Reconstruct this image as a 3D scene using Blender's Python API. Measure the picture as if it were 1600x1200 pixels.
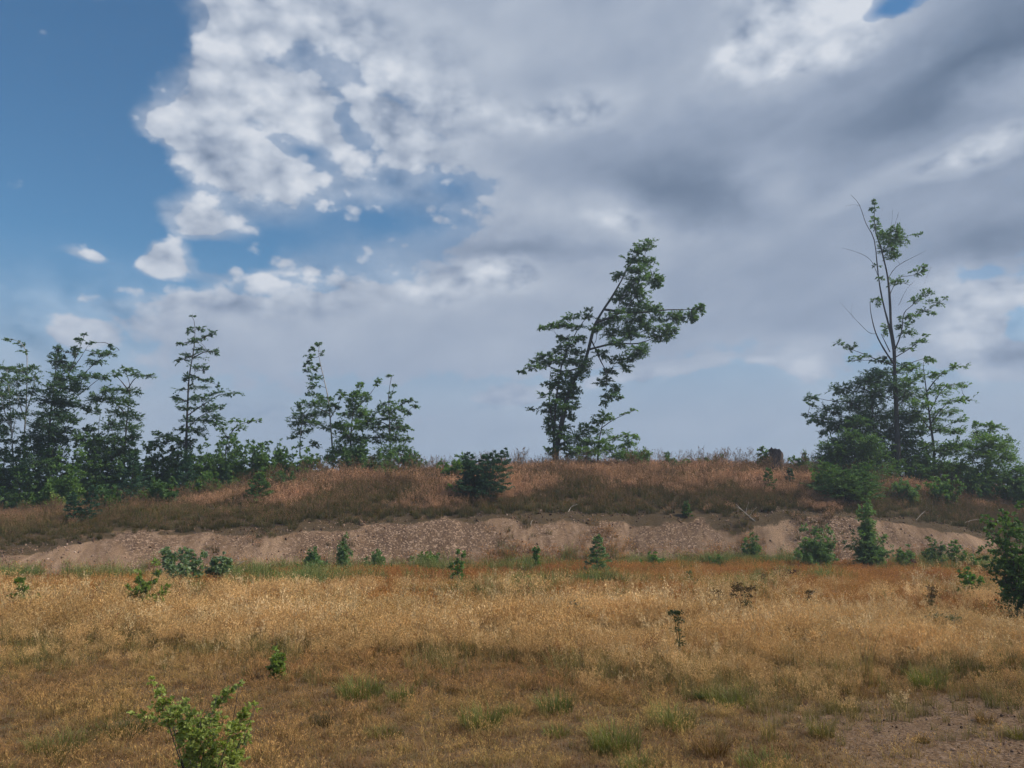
import bpy, math, random
import numpy as np
from mathutils import Vector

for o in list(bpy.data.objects):
    bpy.data.objects.remove(o)
SC = bpy.context.scene
COL = SC.collection
R = math.radians
rng = np.random.default_rng(11)
random.seed(5)

# ------------------------------------------------------------------ camera
EYE = 1.6
FOC = 1232.0                       # focal length in pixels of the 1600 px wide photograph
PITCH = math.atan(200 / FOC)
cam_data = bpy.data.cameras.new('camera')
cam_data.sensor_width = 36.0
cam_data.lens = 36.0 * FOC / 1600.0
cam_data.clip_start = 0.05
cam_data.clip_end = 20000
cam = bpy.data.objects.new('camera', cam_data)
cam.location = (0, 0, EYE)
cam.rotation_euler = (math.pi / 2 + PITCH, 0, 0)
COL.objects.link(cam)
SC.camera = cam

# ------------------------------------------------------------------ light, exposure
EXPO = 1.15
EX = 2 ** EXPO
SUN_EL, SUN_AZ = R(48), R(98)      # azimuth clockwise from +Y (the view direction)
sun_data = bpy.data.lights.new('sun', 'SUN')
sun_data.energy = 2.2
sun_data.angle = R(9)
sun_data.color = (1.0, 0.90, 0.76)
sun = bpy.data.objects.new('sun', sun_data)
sdir = Vector((math.sin(SUN_AZ) * math.cos(SUN_EL), math.cos(SUN_AZ) * math.cos(SUN_EL), math.sin(SUN_EL)))
sun.rotation_euler = sdir.to_track_quat('Z', 'Y').to_euler()
sun.location = (20, 10, 40)
COL.objects.link(sun)
vs = SC.view_settings
vs.view_transform = 'Standard'
vs.look = 'None'
vs.exposure = EXPO
vs.gamma = 1.0
vs.use_curve_mapping = False
SC.cycles.max_bounces = 5
SC.cycles.diffuse_bounces = 2
SC.cycles.volume_bounces = 0
SC.cycles.transmission_bounces = 4
SC.cycles.transparent_max_bounces = 4
SC.cycles.use_denoising = True
SC.cycles.denoiser = 'OPENIMAGEDENOISE'
SC.cycles.denoising_input_passes = 'RGB_ALBEDO_NORMAL'
SC.cycles.use_adaptive_sampling = True
SC.cycles.adaptive_threshold = 0.02
SC.cycles.adaptive_min_samples = 12

# ------------------------------------------------------------------ sky: clear air plus a procedural cloud deck
def pix_dir(px, py):
    a, b = (px - 800) / FOC, (600 - py) / FOC
    cp, sp = math.cos(PITCH), math.sin(PITCH)
    v = np.array([a, cp - b * sp, sp + b * cp])
    return v / np.linalg.norm(v)

def azel(px, py):
    d = pix_dir(px, py)
    return math.atan2(d[0], d[1]), math.asin(d[2])

class NT:
    """small helper round a node tree"""
    def __init__(s, tree):
        s.t = tree; s.n = tree.nodes; s.l = tree.links
    def node(s, typ, **kw):
        n = s.n.new(typ)
        for k, v in kw.items():
            setattr(n, k, v)
        return n
    def put(s, sock, v):
        if isinstance(v, bpy.types.NodeSocket):
            s.l.new(v, sock)
        elif v is not None:
            sock.default_value = v
    def m(s, op, a, b=None, c=None, clamp=False):
        n = s.node('ShaderNodeMath', operation=op, use_clamp=clamp)
        s.put(n.inputs[0], a)
        if b is not None: s.put(n.inputs[1], b)
        if c is not None: s.put(n.inputs[2], c)
        return n.outputs[0]
    def v(s, op, a, b=None, scale=None):
        n = s.node('ShaderNodeVectorMath', operation=op)
        s.put(n.inputs[0], a)
        if b is not None: s.put(n.inputs[1], b)
        if scale is not None: s.put(n.inputs['Scale'], scale)
        return n.outputs[0]
    def noise(s, vec, scale, detail=4, rough=0.5, dist=0.0, color=False, lac=2.0):
        n = s.node('ShaderNodeTexNoise')
        if vec is not None: s.put(n.inputs['Vector'], vec)
        n.inputs['Scale'].default_value = scale
        n.inputs['Detail'].default_value = detail
        n.inputs['Roughness'].default_value = rough
        n.inputs['Lacunarity'].default_value = lac
        n.inputs['Distortion'].default_value = dist
        return n.outputs['Color' if color else 'Fac']
    def ramp(s, fac, stops, interp='LINEAR'):
        n = s.node('ShaderNodeValToRGB')
        cr = n.color_ramp; cr.interpolation = interp
        while len(cr.elements) < len(stops): cr.elements.new(0.5)
        for e, (p, c) in zip(cr.elements, stops):
            e.position = p; e.color = tuple(c) + (1,) if len(c) == 3 else c
        s.put(n.inputs[0], fac)
        return n.outputs[0]
    def mix(s, fac, a, b, blend='MIX'):
        n = s.node('ShaderNodeMix', data_type='RGBA', blend_type=blend)
        s.put(n.inputs[0], fac); s.put(n.inputs[6], a); s.put(n.inputs[7], b)
        return n.outputs[2]
    def smooth(s, x, lo, hi, a=0.0, b=1.0):
        n = s.node('ShaderNodeMapRange', interpolation_type='SMOOTHSTEP')
        s.put(n.inputs[0], x); s.put(n.inputs[1], lo); s.put(n.inputs[2], hi)
        s.put(n.inputs[3], a); s.put(n.inputs[4], b)
        return n.outputs[0]

# Cloud cover and painted cloud brightness by compass direction and height, as seen that afternoon:
# rows from high to low, columns every 100 units from the blue north-west to the grey east.
SKY_Y = [0, 60, 120, 180, 240, 300, 340, 390, 430, 480, 520, 570, 620, 680]
COVER = [
    [0, 0, 0, .30, .90, 1, 1, 1, 1, 1, 1, 1, 1, 1, .42, 1, 1],
    [0, 0, 0, .45, .95, 1, 1, 1, 1, 1, 1, 1, 1, 1, .95, 1, 1],
    [0, 0, .0, .58, .74, .76, .86, 1, 1, 1, 1, 1, 1, 1, 1, 1, 1],
    [0, 0, .12, .68, .76, .82, .84, .90, 1, 1, 1, 1, 1, 1, 1, 1, 1],
    [0, 0, .24, .78, .84, .80, .84, .88, 1, 1, 1, 1, 1, 1, 1, 1, 1],
    [0, 0, .06, .70, .86, .86, .80, .78, .90, 1, 1, 1, 1, 1, 1, 1, 1],
    [0, .05, .20, .38, .54, .60, .64, .66, .92, 1, 1, 1, 1, 1, 1, 1, 1],
    [.05, .16, .22, .34, .52, .62, .74, .80, 1, 1, 1, 1, 1, 1, 1, 1, 1],
    [0, .10, .34, .50, .58, .62, .75, .95, 1, 1, 1, 1, 1, 1, 1, 1, .95],
    [.05, .55, .85, .95, 1, 1, 1, 1, 1, 1, 1, 1, 1, 1, 1, .92, .72],
    [.25, .58, .80, .95, 1, 1, 1, 1, 1, 1, 1, 1, 1, 1, 1, .90, .72],
    [.15, .42, .75, .90, .95, .95, 1, 1, 1, 1, .95, .85, .85, .90, .85, .85, .75],
    [.40, .66, .78, .78, .78, .72, .70, .72, .68, .52, .42, .38, .40, .46, .40, .42, .46],
    [.55, .58, .60, .60, .60, .55, .48, .36, .30, .24, .20, .20, .20, .20, .20, .22, .25],
]
LIGHT = [
    [.7, .7, .7, .75, .78, .72, .62, .60, .60, .50, .52, .60, .66, .88, .95, .72, .62],
    [.7, .7, .7, .80, .82, .80, .70, .64, .58, .52, .52, .60, .84, .90, .80, .60, .45],
    [.7, .7, .8, .84, .88, .88, .80, .68, .56, .50, .50, .56, .82, .74, .56, .34, .22],
    [.7, .7, .8, .84, .90, .90, .85, .76, .68, .62, .50, .48, .50, .36, .25, .20, .18],
    [.7, .7, .8, .86, .90, .90, .85, .72, .55, .45, .38, .34, .36, .32, .30, .55, .66],
    [.7, .7, .8, .88, .92, .90, .80, .74, .60, .48, .32, .24, .52, .48, .44, .42, .40],
    [.7, .8, .85, .88, .85, .75, .72, .72, .62, .58, .46, .30, .42, .42, .38, .35, .34],
    [.7, .75, .85, .80, .70, .66, .62, .52, .42, .42, .46, .48, .48, .44, .40, .38, .30],
    [.7, .75, .82, .78, .74, .68, .66, .68, .66, .50, .46, .46, .45, .42, .40, .34, .20],
    [.7, .84, .82, .76, .72, .68, .62, .56, .48, .46, .44, .44, .42, .42, .42, .74, .50],
    [.75, .78, .72, .67, .63, .58, .54, .50, .45, .43, .42, .42, .40, .38, .40, .82, .92],
    [.70, .66, .64, .61, .59, .56, .54, .53, .50, .50, .46, .48, .54, .52, .48, .72, .90],
    [.60, .62, .60, .58, .56, .54, .54, .58, .66, .60, .56, .56, .56, .58, .56, .56, .60],
    [.56, .58, .58, .56, .54, .52, .52, .54, .56, .56, .56, .56, .56, .56, .56, .56, .56],
]
def build_sky():
    w = bpy.data.worlds.new('World'); SC.world = w; w.use_nodes = True
    w.cycles.sampling_method = 'NONE'
    t = w.node_tree; t.nodes.clear(); k = NT(t)
    D = k.node('ShaderNodeTexCoord').outputs['Generated']
    sep = k.node('ShaderNodeSeparateXYZ'); k.put(sep.inputs[0], D)
    az = k.m('ARCTAN2', sep.outputs[0], sep.outputs[1])
    el = k.m('ARCSINE', sep.outputs[2])
    # wind-stirred domain
    Ds = k.v('MULTIPLY', D, (1, 1, 1.5))
    w1 = k.v('SUBTRACT', k.noise(Ds, 7.0, 4, .55, color=True), (.5, .5, .5))
    w2 = k.v('SUBTRACT', k.noise(Ds, 26.0, 3, .6, color=True), (.5, .5, .5))
    warp = k.v('ADD', k.v('SCALE', w1, scale=.075), k.v('SCALE', w2, scale=.045))
    ws = k.node('ShaderNodeSeparateXYZ'); k.put(ws.inputs[0], warp)
    U = k.m('ADD', az, ws.outputs[0])
    V = k.m('ADD', el, k.m('MULTIPLY', ws.outputs[1], .7))
    u01 = k.m('MULTIPLY_ADD', U, 1 / (2 * math.pi), .5)
    rows = [math.asin(pix_dir(800, y)[2]) for y in SKY_Y]
    wts = {}
    def field(tab, far):
        tot = None
        for i, y in enumerate(SKY_Y):
            fc = k.node('ShaderNodeFloatCurve'); cv = fc.mapping.curves[0]
            fc.mapping.use_clip = False
            pts = [(0.0, far), (.5 - .19, far)]
            for j in range(17):
                a, e = azel(j * 100, y)
                pts.append((.5 + a / (2 * math.pi), tab[i][j]))
            a0 = pts[2]; 
            pts.insert(2, (a0[0] - .03, a0[1]))
            pts.append((pts[-1][0] + .03, pts[-1][1]))
            pts += [(.5 + .19, far), (1.0, far)]
            while len(cv.points) < len(pts): cv.points.new(.5, .5)
            for p, (x_, y_) in zip(cv.points, pts):
                p.location = (x_, y_); p.handle_type = 'AUTO_CLAMPED'
            fc.mapping.update()
            k.put(fc.inputs['Value'], u01)
            val = fc.outputs[0]
            if i in wts:
                wgt = wts[i]
            elif i == 0:
                hi = rows[0]; lo = rows[1]
                wgt = k.m('MULTIPLY', k.smooth(V, lo, hi), k.smooth(V, hi + .12, hi + .5, 1, 0))
            elif i == len(rows) - 1:
                wgt = k.smooth(V, rows[i], rows[i - 1], 1, 0)
            else:
                wgt = k.m('SUBTRACT', k.smooth(V, rows[i + 1], rows[i]), k.smooth(V, rows[i], rows[i - 1]))
            wts[i] = wgt
            tot = k.m('MULTIPLY', val, wgt) if tot is None else k.m('MULTIPLY_ADD', val, wgt, tot)
        top = k.smooth(V, rows[0] + .12, rows[0] + .5, 0, far)
        return k.m('ADD', tot, top)
    cov = field(COVER, .55)
    lig = field(LIGHT, .62)
    # single puffs, rifts and lit spots: (x, y, half width, half height, tilt, amount)
    small = k.node('ShaderNodeCombineXYZ')
    k.put(small.inputs[0], k.m('MULTIPLY_ADD', ws.outputs[0], .40, az)); k.put(small.inputs[1], k.m('MULTIPLY_ADD', ws.outputs[1], .35, el))
    def spots(base, lst):
        for (x, y, hw, hh, tilt, amt) in lst:
            mp = k.node('ShaderNodeMapping', vector_type='TEXTURE')
            a, e = azel(x, y)
            mp.inputs['Location'].default_value = (a, e, 0)
            mp.inputs['Rotation'].default_value = (0, 0, R(tilt))
            mp.inputs['Scale'].default_value = (1.55 * hw / FOC, 1.55 * hh / FOC, 1)
            k.put(mp.inputs['Vector'], small.outputs[0])
            g = k.node('ShaderNodeTexGradient', gradient_type='SPHERICAL'); k.put(g.inputs[0], mp.outputs[0])
            base = k.m('MULTIPLY_ADD', g.outputs['Fac'], amt, base)
        return base
    cov = spots(cov, [
        (308, 350, 74, 28, -12, .95), (258, 402, 44, 26, 25, 1.0), (128, 397, 40, 9, -8, .8), (320, 386, 70, 10, -10, -.6), (240, 438, 120, 10, 0, -.55), (192, 395, 26, 26, 0, -.9), (112, 520, 45, 20, 0, .7),
        (345, 130, 45, 60, 0, .5), (280, 195, 60, 22, 10, .6), (370, 262, 80, 60, -10, .6), (450, 165, 90, 34, -28, .45), (620, 215, 60, 26, -35, .4),
        (350, 20, 60, 30, 0, .5),
        (405, 205, 70, 12, -12, -.30), (485, 238, 55, 24, -35, -.38), (540, 200, 40, 14, -65, -.25),
        (585, 238, 34, 14, -20, -.2), (705, 283, 52, 26, -10, -.32), (615, 285, 26, 14, 0, -.2),
        (600, 345, 95, 34, -4, -.34), (450, 372, 130, 34, 6, -.34),
        (1402, 3, 38, 13, 4, -1.1), (1596, 505, 26, 24, 0, -.6), (215, 300, 60, 50, 0, -.5), (180, 440, 60, 18, 0, -.5), (350, 400, 60, 22, 10, -.6), (200, 360, 45, 30, 0, -.6),
        (1530, 548, 46, 44, 0, .7), (1590, 572, 44, 24, 0, .8), (1545, 475, 56, 30, 0, .6),
        (1000, 590, 110, 11, 10, .5), (1260, 580, 40, 24, 0, .35), (810, 622, 60, 15, 5, .45), (670, 655, 60, 12, 5, .4)])
    lig = spots(lig, [
        (1540, 240, 66, 17, 12, .55), (1440, 262, 120, 16, 12, .30), (1215, 305, 40, 24, 0, .30), (975, 330, 60, 34, -25, .32),
        (762, 432, 64, 26, 0, .34), (680, 465, 60, 14, 0, .22), (1240, 75, 120, 44, 14, .30), (1330, 25, 60, 40, 30, .25), (905, 172, 80, 26, 5, .24),
        (1040, 290, 190, 44, -14, -.19), (1480, 150, 210, 50, 18, -.30), (1540, 400, 90, 40, 0, -.12), (800, 392, 150, 12, 0, -.18), (690, 410, 60, 14, 0, -.2), (1390, 120, 120, 20, 18, .14),
        (1530, 545, 50, 44, 0, .35), (1550, 470, 54, 26, 0, .3), (1000, 590, 110, 11, 10, .32), (1265, 570, 36, 30, 0, .25), (810, 622, 60, 13, 5, .3), (1180, 567, 34, 8, 0, .25),
        (200, 470, 90, 26, 8, .2), (400, 440, 170, 18, 4, .16), (110, 520, 50, 22, 0, .3), (130, 600, 60, 18, 0, .22), (400, 645, 80, 14, 0, .2)])
    # billows: fine noise, and the same noise a little sunward for relief
    nA = k.noise(Ds, 16.0, 7, .60)
    nB = k.noise(k.v('ADD', Ds, (.016, -.004, .026)), 13.0, 5, .50)
    nA2 = k.noise(Ds, 13.0, 5, .50)
    nC = k.noise(Ds, 42.0, 4, .6)
    rel = k.m('SUBTRACT', nA2, nB)
    rot = k.node('ShaderNodeVectorRotate', rotation_type='Y_AXIS'); k.put(rot.inputs['Vector'], D); rot.inputs['Angle'].default_value = R(20)
    Dr = k.v('MULTIPLY', rot.outputs[0], (1.0, 1.0, 2.3))
    streak = k.noise(Dr, 4.5, 5, .52)
    soft = k.noise(Dr, 14.0, 4, .5)
    vo = k.node('ShaderNodeTexVoronoi', feature='F1'); vo.inputs['Scale'].default_value = 25.0
    vo.inputs['Detail'].default_value = 1.5; vo.inputs['Roughness'].default_value = .5
    k.put(vo.inputs['Vector'], k.v('ADD', Ds, k.v('SCALE', w1, scale=.05)))
    lump = k.m('SUBTRACT', .60, vo.outputs['Distance'])      # > 0 inside a heap, < 0 in the rifts between heaps
    puffy = k.smooth(lig, .55, .80)                    # heaped cloud is lit and lumpy, the sheet is smooth
    broken = k.m('MULTIPLY', k.smooth(cov, 1.0, .75, .40, 1.0), k.smooth(el, .10, .28, .30, 1.0))
    c1 = k.m('MULTIPLY_ADD', k.m('MULTIPLY', k.m('SUBTRACT', nA, .5), broken), 1.9, cov)
    c1 = k.m('MULTIPLY_ADD', k.m('SUBTRACT', nC, .5), .42, c1)
    c1 = k.m('MULTIPLY_ADD', lump, k.m('MULTIPLY', k.smooth(cov, 1.0, .70, 0.0, 1.0), k.m('MULTIPLY', broken, 1.0)), c1)
    mask = k.smooth(c1, .24, .90)
    b = k.m('MULTIPLY_ADD', rel, k.m('MULTIPLY_ADD', puffy, 1.9, .15), lig)
    b = k.m('MULTIPLY_ADD', lump, k.m('MULTIPLY', puffy, .55), b)
    b = k.m('MULTIPLY_ADD', k.m('SUBTRACT', streak, .5), .36, k.m('ADD', b, .09))
    b = k.m('MULTIPLY_ADD', k.m('SUBTRACT', soft, .5), .20, b)
    b = k.m('MULTIPLY_ADD', k.m('SUBTRACT', nA, .5), k.m('MULTIPLY_ADD', puffy, .62, .05), b)
    ccol = k.ramp(k.m('MULTIPLY', b, .8), [(0.0, (.115, .165, .255)), (.2, (.195, .255, .360)), (.4, (.300, .365, .480)),
                      (.6, (.435, .495, .595)), (.8, (.545, .600, .690)), (1.0, (.665, .705, .775))])
    # low in the sky everything is seen through milky lavender air
    low = k.smooth(el, .10, .32, 1, 0)
    ccol = k.mix(k.m('MULTIPLY', low, .62), ccol, (.315, .390, .520, 1))
    veil = k.m('MULTIPLY', k.smooth(k.m('MULTIPLY_ADD', k.m('SUBTRACT', streak, .5), .8, cov), .28, .85), .55)      # thin sheet between the heaps
    mask = k.m('MAXIMUM', k.m('MAXIMUM', mask, veil), k.m('MULTIPLY', low, .95))
    sky = k.node('ShaderNodeTexSky', sky_type='NISHITA', sun_disc=False)
    sky.sun_elevation = SUN_EL; sky.sun_rotation = SUN_AZ
    sky.altitude = 600; sky.air_density = 1.3; sky.dust_density = 0.1; sky.ozone_density = 1.4
    bg1 = k.node('ShaderNodeBackground'); k.put(bg1.inputs[0], k.mix(1.0, sky.outputs[0], (.48, .755, .905, 1), 'MULTIPLY')); bg1.inputs[1].default_value = SKY_STRENGTH
    bg2 = k.node('ShaderNodeBackground'); k.put(bg2.inputs[0], ccol); bg2.inputs[1].default_value = 1.0 / EX
    mx = k.node('ShaderNodeMixShader'); k.put(mx.inputs[0], mask)
    k.l.new(bg1.outputs[0], mx.inputs[1]); k.l.new(bg2.outputs[0], mx.inputs[2])
    out = k.node('ShaderNodeOutputWorld'); k.l.new(mx.outputs[0], out.inputs[0])
SKY_STRENGTH = 0.05
build_sky()

# ------------------------------------------------------------------ helpers
def P(px, py, Y):
    """the point that the photograph shows at pixel (px, py), Y metres in front of the camera"""
    d = pix_dir(px, py)
    return np.array([0, 0, EYE]) + d * (Y / d[1])

def new_mesh(name, V, F, mat=None, col=None, smooth=False):
    """V (n,3); F int array (m,3|4) or a list of such arrays; col (n,3) point colours"""
    me = bpy.data.meshes.new(name)
    Fs = F if isinstance(F, list) else [F]
    Fs = [np.asarray(f, dtype=np.int32) for f in Fs if len(f)]
    V = np.asarray(V, dtype=np.float32)
    me.vertices.add(len(V)); me.vertices.foreach_set('co', V.ravel())
    if Fs:
        tot = np.concatenate([np.full(len(f), f.shape[1], np.int32) for f in Fs])
        idx = np.concatenate([f.ravel() for f in Fs])
        me.loops.add(len(idx)); me.loops.foreach_set('vertex_index', idx)
        me.polygons.add(len(tot))
        st = np.zeros(len(tot), np.int32); st[1:] = np.cumsum(tot)[:-1]
        me.polygons.foreach_set('loop_start', st)
        if smooth:
            me.polygons.foreach_set('use_smooth', np.ones(len(tot), bool))
    if col is not None:
        a = me.color_attributes.new('tone', 'FLOAT_COLOR', 'POINT')
        c = np.ones((len(V), 4), np.float32); c[:, :3] = col
        a.data.foreach_set('color', c.ravel())
    me.update(calc_edges=True); me.validate()
    if mat: me.materials.append(mat)
    return me

def obj(name, me, parent=None, label=None, cat=None, group=None, kind=None, loc=None):
    o = bpy.data.objects.new(name, me)
    COL.objects.link(o)
    if loc is not None: o.location = loc
    if parent is not None: o.parent = parent
    if label: o['label'] = label
    if cat: o['category'] = cat
    if group: o['group'] = group
    if kind: o['kind'] = kind
    return o

def lerp(a, b, t): return a + (b - a) * t

_noise_tab = np.random.default_rng(3).random((256, 256))
def vnoise(x, y):
    x = np.asarray(x, float); y = np.asarray(y, float)
    xi = np.floor(x).astype(int); yi = np.floor(y).astype(int)
    fx = x - xi; fy = y - yi
    fx = fx * fx * (3 - 2 * fx); fy = fy * fy * (3 - 2 * fy)
    g = lambda i, j: _noise_tab[i & 255, j & 255]
    return lerp(lerp(g(xi, yi), g(xi + 1, yi), fx), lerp(g(xi, yi + 1), g(xi + 1, yi + 1), fx), fy)
def fbm(x, y, o=4, g=.5):
    s = 0; a = 1; n = 0
    for i in range(o):
        s = s + a * (vnoise(x * 2 ** i + 17.3 * i, y * 2 ** i + 5.1 * i) - .5); n += a; a *= g
    return s / n
def sstep(a, b, x):
    t = np.clip((x - a) / (b - a), 0, 1); return t * t * (3 - 2 * t)

# ------------------------------------------------------------------ materials
def princ(name, rough=.85, spec=.2):
    m = bpy.data.materials.new(name); m.use_nodes = True
    k = NT(m.node_tree)
    b = m.node_tree.nodes['Principled BSDF']
    b.inputs['Roughness'].default_value = rough
    b.inputs['Specular IOR Level'].default_value = spec
    return m, k, b

def leaf_material(name, rough=.55, trans=.42, spec=.3):
    """leaf with its own colour per leaf, part of the light passing through the blade"""
    m, k, b = princ(name, rough, spec)
    at = k.node('ShaderNodeAttribute', attribute_name='tone', attribute_type='GEOMETRY')
    ob = k.node('ShaderNodeTexCoord').outputs['Object']
    n = k.noise(ob, 2.2, 3, .5)
    c = k.mix(1.0, at.outputs['Color'], k.ramp(n, [(.3, (.80, .84, .86)), (.7, (1.18, 1.14, 1.0))]), 'MULTIPLY')
    k.put(b.inputs['Base Color'], c)
    tr = k.node('ShaderNodeBsdfTranslucent')
    k.put(tr.inputs[0], k.mix(1.0, c, (1.15, 1.25, .7, 1), 'MULTIPLY'))
    mx = k.node('ShaderNodeMixShader'); mx.inputs[0].default_value = trans
    k.l.new(b.outputs[0], mx.inputs[1]); k.l.new(tr.outputs[0], mx.inputs[2])
    k.l.new(mx.outputs[0], m.node_tree.nodes['Material Output'].inputs[0])
    return m

def grass_material(name, trans=.3):
    m, k, b = princ(name, .75, .15)
    at = k.node('ShaderNodeAttribute', attribute_name='tone', attribute_type='GEOMETRY')
    ti = k.node('ShaderNodeAttribute', attribute_name='tint', attribute_type='INSTANCER')
    c = k.mix(1.0, at.outputs['Color'], ti.outputs['Color'], 'MULTIPLY')
    k.put(b.inputs['Base Color'], c)
    tr = k.node('ShaderNodeBsdfTranslucent'); k.put(tr.inputs[0], c)
    mx = k.node('ShaderNodeMixShader'); mx.inputs[0].default_value = trans
    k.l.new(b.outputs[0], mx.inputs[1]); k.l.new(tr.outputs[0], mx.inputs[2])
    k.l.new(mx.outputs[0], m.node_tree.nodes['Material Output'].inputs[0])
    return m

def bark_material(name, c0, c1, scale=9):
    m, k, b = princ(name, .9, .15)
    ob = k.node('ShaderNodeTexCoord').outputs['Object']
    v = k.v('MULTIPLY', ob, (1, 1, .35))
    n = k.noise(v, scale, 7, .65, .3)
    k.put(b.inputs['Base Color'], k.ramp(n, [(.3, c0), (.7, c1)]))
    bp = k.node('ShaderNodeBump'); bp.inputs['Strength'].default_value = .6; bp.inputs['Distance'].default_value = .03
    k.put(bp.inputs['Height'], n); k.l.new(bp.outputs[0], b.inputs['Normal'])
    return m

M_LEAF = leaf_material('leaf')
M_NEEDLE = leaf_material('needle', .6, .25, .2)
M_GRASS = grass_material('grass_blade')
M_BARK = bark_material('grey_bark', (.035, .032, .030), (.11, .10, .095))
M_PALE = bark_material('pale_bark', (.16, .15, .135), (.40, .38, .35), 6)
M_DEADWOOD = bark_material('bleached_wood', (.24, .20, .17), (.52, .47, .42), 12)
M_STUMP = bark_material('stump_wood', (.030, .023, .022), (.150, .115, .105), 16)
M_TWIG = bark_material('twig_bark', (.04, .035, .03), (.09, .075, .06), 12)

def ground_material():
    m, k, b = princ('soil', .95, .1)
    geo = k.node('ShaderNodeNewGeometry').outputs['Position']
    at = k.node('ShaderNodeAttribute', attribute_name='zone', attribute_type='GEOMETRY')
    z = k.node('ShaderNodeSeparateColor'); k.put(z.inputs[0], at.outputs['Color'])
    bank, gravel, humus = z.outputs[0], z.outputs[1], z.outputs[2]
    n1 = k.noise(geo, .7, 6, .6); n2 = k.noise(geo, 5.0, 6, .65); n3 = k.noise(geo, 34.0, 4, .6)
    soil = k.ramp(n1, [(.30, (.085, .056, .030)), (.50, (.135, .088, .048)), (.72, (.165, .115, .060))])
    soil = k.mix(k.smooth(n2, .45, .75), soil, (.095, .086, .040, 1))
    soil = k.mix(k.m('MULTIPLY', k.smooth(n3, .5, .7), .5), soil, (.20, .135, .080, 1))
    def pebbles(scale):
        v = k.node('ShaderNodeTexVoronoi', feature='F1'); v.inputs['Scale'].default_value = scale
        k.put(v.inputs['Vector'], k.v('ADD', geo, k.v('SCALE', k.noise(geo, 20.0, 2, .5, color=True), scale=.04)))
        return v
    p1, p2 = pebbles(26.0), pebbles(70.0)
    grav = k.ramp(k.m('ADD', k.m('MULTIPLY', n2, .6), k.m('MULTIPLY', n1, .4)), [(.32, (.078, .046, .025)), (.5, (.126, .078, .044)), (.68, (.168, .110, .064))])
    sep = k.node('ShaderNodeSeparateColor'); k.put(sep.inputs[0], p2.outputs['Color'])
    grav = k.mix(k.m('MULTIPLY', k.smooth(sep.outputs[0], .60, .75), .65), grav, (.22, .155, .110, 1))
    grav = k.mix(k.m('MULTIPLY', k.smooth(sep.outputs[1], .68, .78), .70), grav, (.040, .025, .017, 1))
    # raw cut: weathered granite grit, streaked down the slope
    st = k.noise(k.v('MULTIPLY', geo, (1.0, .25, .25)), 3.2, 6, .62, .5)
    raw = k.ramp(st, [(.30, (.105, .066, .042)), (.45, (.180, .116, .073)), (.58, (.258, .172, .112)), (.75, (.295, .196, .120))])
    s1 = k.node('ShaderNodeSeparateColor'); k.put(s1.inputs[0], p1.outputs['Color'])
    rub = k.smooth(k.noise(k.v('MULTIPLY', geo, (1, .5, .8)), .55, 5, .62), .44, .60)      # drifts of grit between heaps of rubble
    raw = k.mix(k.m('MULTIPLY', rub, .62), raw, (.085, .052, .034, 1))
    raw = k.mix(k.m('MULTIPLY', k.smooth(s1.outputs[0], .70, .82), k.m('MULTIPLY_ADD', rub, .6, .12)), raw, (.40, .285, .205, 1))
    raw = k.mix(k.m('MULTIPLY', k.smooth(s1.outputs[1], .60, .74), k.m('MULTIPLY_ADD', rub, .6, .10)), raw, (.060, .036, .024, 1))
    c = k.mix(k.smooth(k.m('MULTIPLY_ADD', k.m('SUBTRACT', n2, .5), .7, gravel), .35, .65), soil, grav)
    c = k.mix(k.smooth(k.m('MULTIPLY_ADD', k.m('SUBTRACT', n2, .5), .6, bank), .35, .65), c, raw)
    c = k.mix(k.smooth(k.m('MULTIPLY_ADD', k.m('SUBTRACT', n2, .5), 1.1, humus), .35, .70), c, k.ramp(n3, [(.3, (.034, .024, .014)), (.7, (.105, .074, .042))]))
    k.put(b.inputs['Base Color'], c)
    h = k.m('ADD', k.m('MULTIPLY', n2, .6), k.m('MULTIPLY', k.m('SUBTRACT', 1.0, p1.outputs['Distance']), .35))
    h = k.m('MULTIPLY_ADD', n3, .35, h)
    bp = k.node('ShaderNodeBump'); bp.inputs['Strength'].default_value = .55; bp.inputs['Distance'].default_value = .035
    k.put(bp.inputs['Height'], h); k.l.new(bp.outputs[0], b.inputs['Normal'])
    return m

# ------------------------------------------------------------------ terrain
def ctrl(lst):
    a = np.array(sorted(lst)); return a[:, 0], a[:, 1]
def at_x(px, Y): return (px - 800) / FOC * Y * math.cos(PITCH)
# foot of the cut bank, its upper lip and the crest of the knoll, read off the photograph
_foot = ctrl([(at_x(-300, 17.6), 17.3), (at_x(0, 18.8), 18.6), (at_x(300, 20.6), 20.6), (at_x(600, 22.2), 22.2), (at_x(1000, 24.2), 24.2), (at_x(1500, 24.4), 24.4), (at_x(1900, 25), 25)])
_lipz = ctrl([(at_x(-300, 20), .35), (at_x(0, 20.6), .62), (at_x(250, 22), 1.02), (at_x(420, 22.8), 1.15), (at_x(600, 24), 1.28), (at_x(800, 25.5), 1.5), (at_x(1000, 26), 1.5), (at_x(1300, 26.2), 1.6), (at_x(1450, 26.2), 1.28), (at_x(1560, 26.2), .8), (at_x(1800, 26.2), .5)])
_crz = ctrl([(at_x(-400, 30), 1.1), (at_x(0, 31), 1.42), (at_x(200, 31.5), 1.85), (at_x(300, 32), 2.30), (at_x(450, 32.5), 2.74), (at_x(560, 33), 3.12), (at_x(700, 33), 3.20), (at_x(870, 33), 3.62), (at_x(1000, 33), 3.62), (at_x(1200, 33), 3.55), (at_x(1300, 33), 3.28), (at_x(1450, 33), 2.86), (at_x(1600, 33), 2.55), (at_x(2000, 33), 2.0)])
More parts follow.
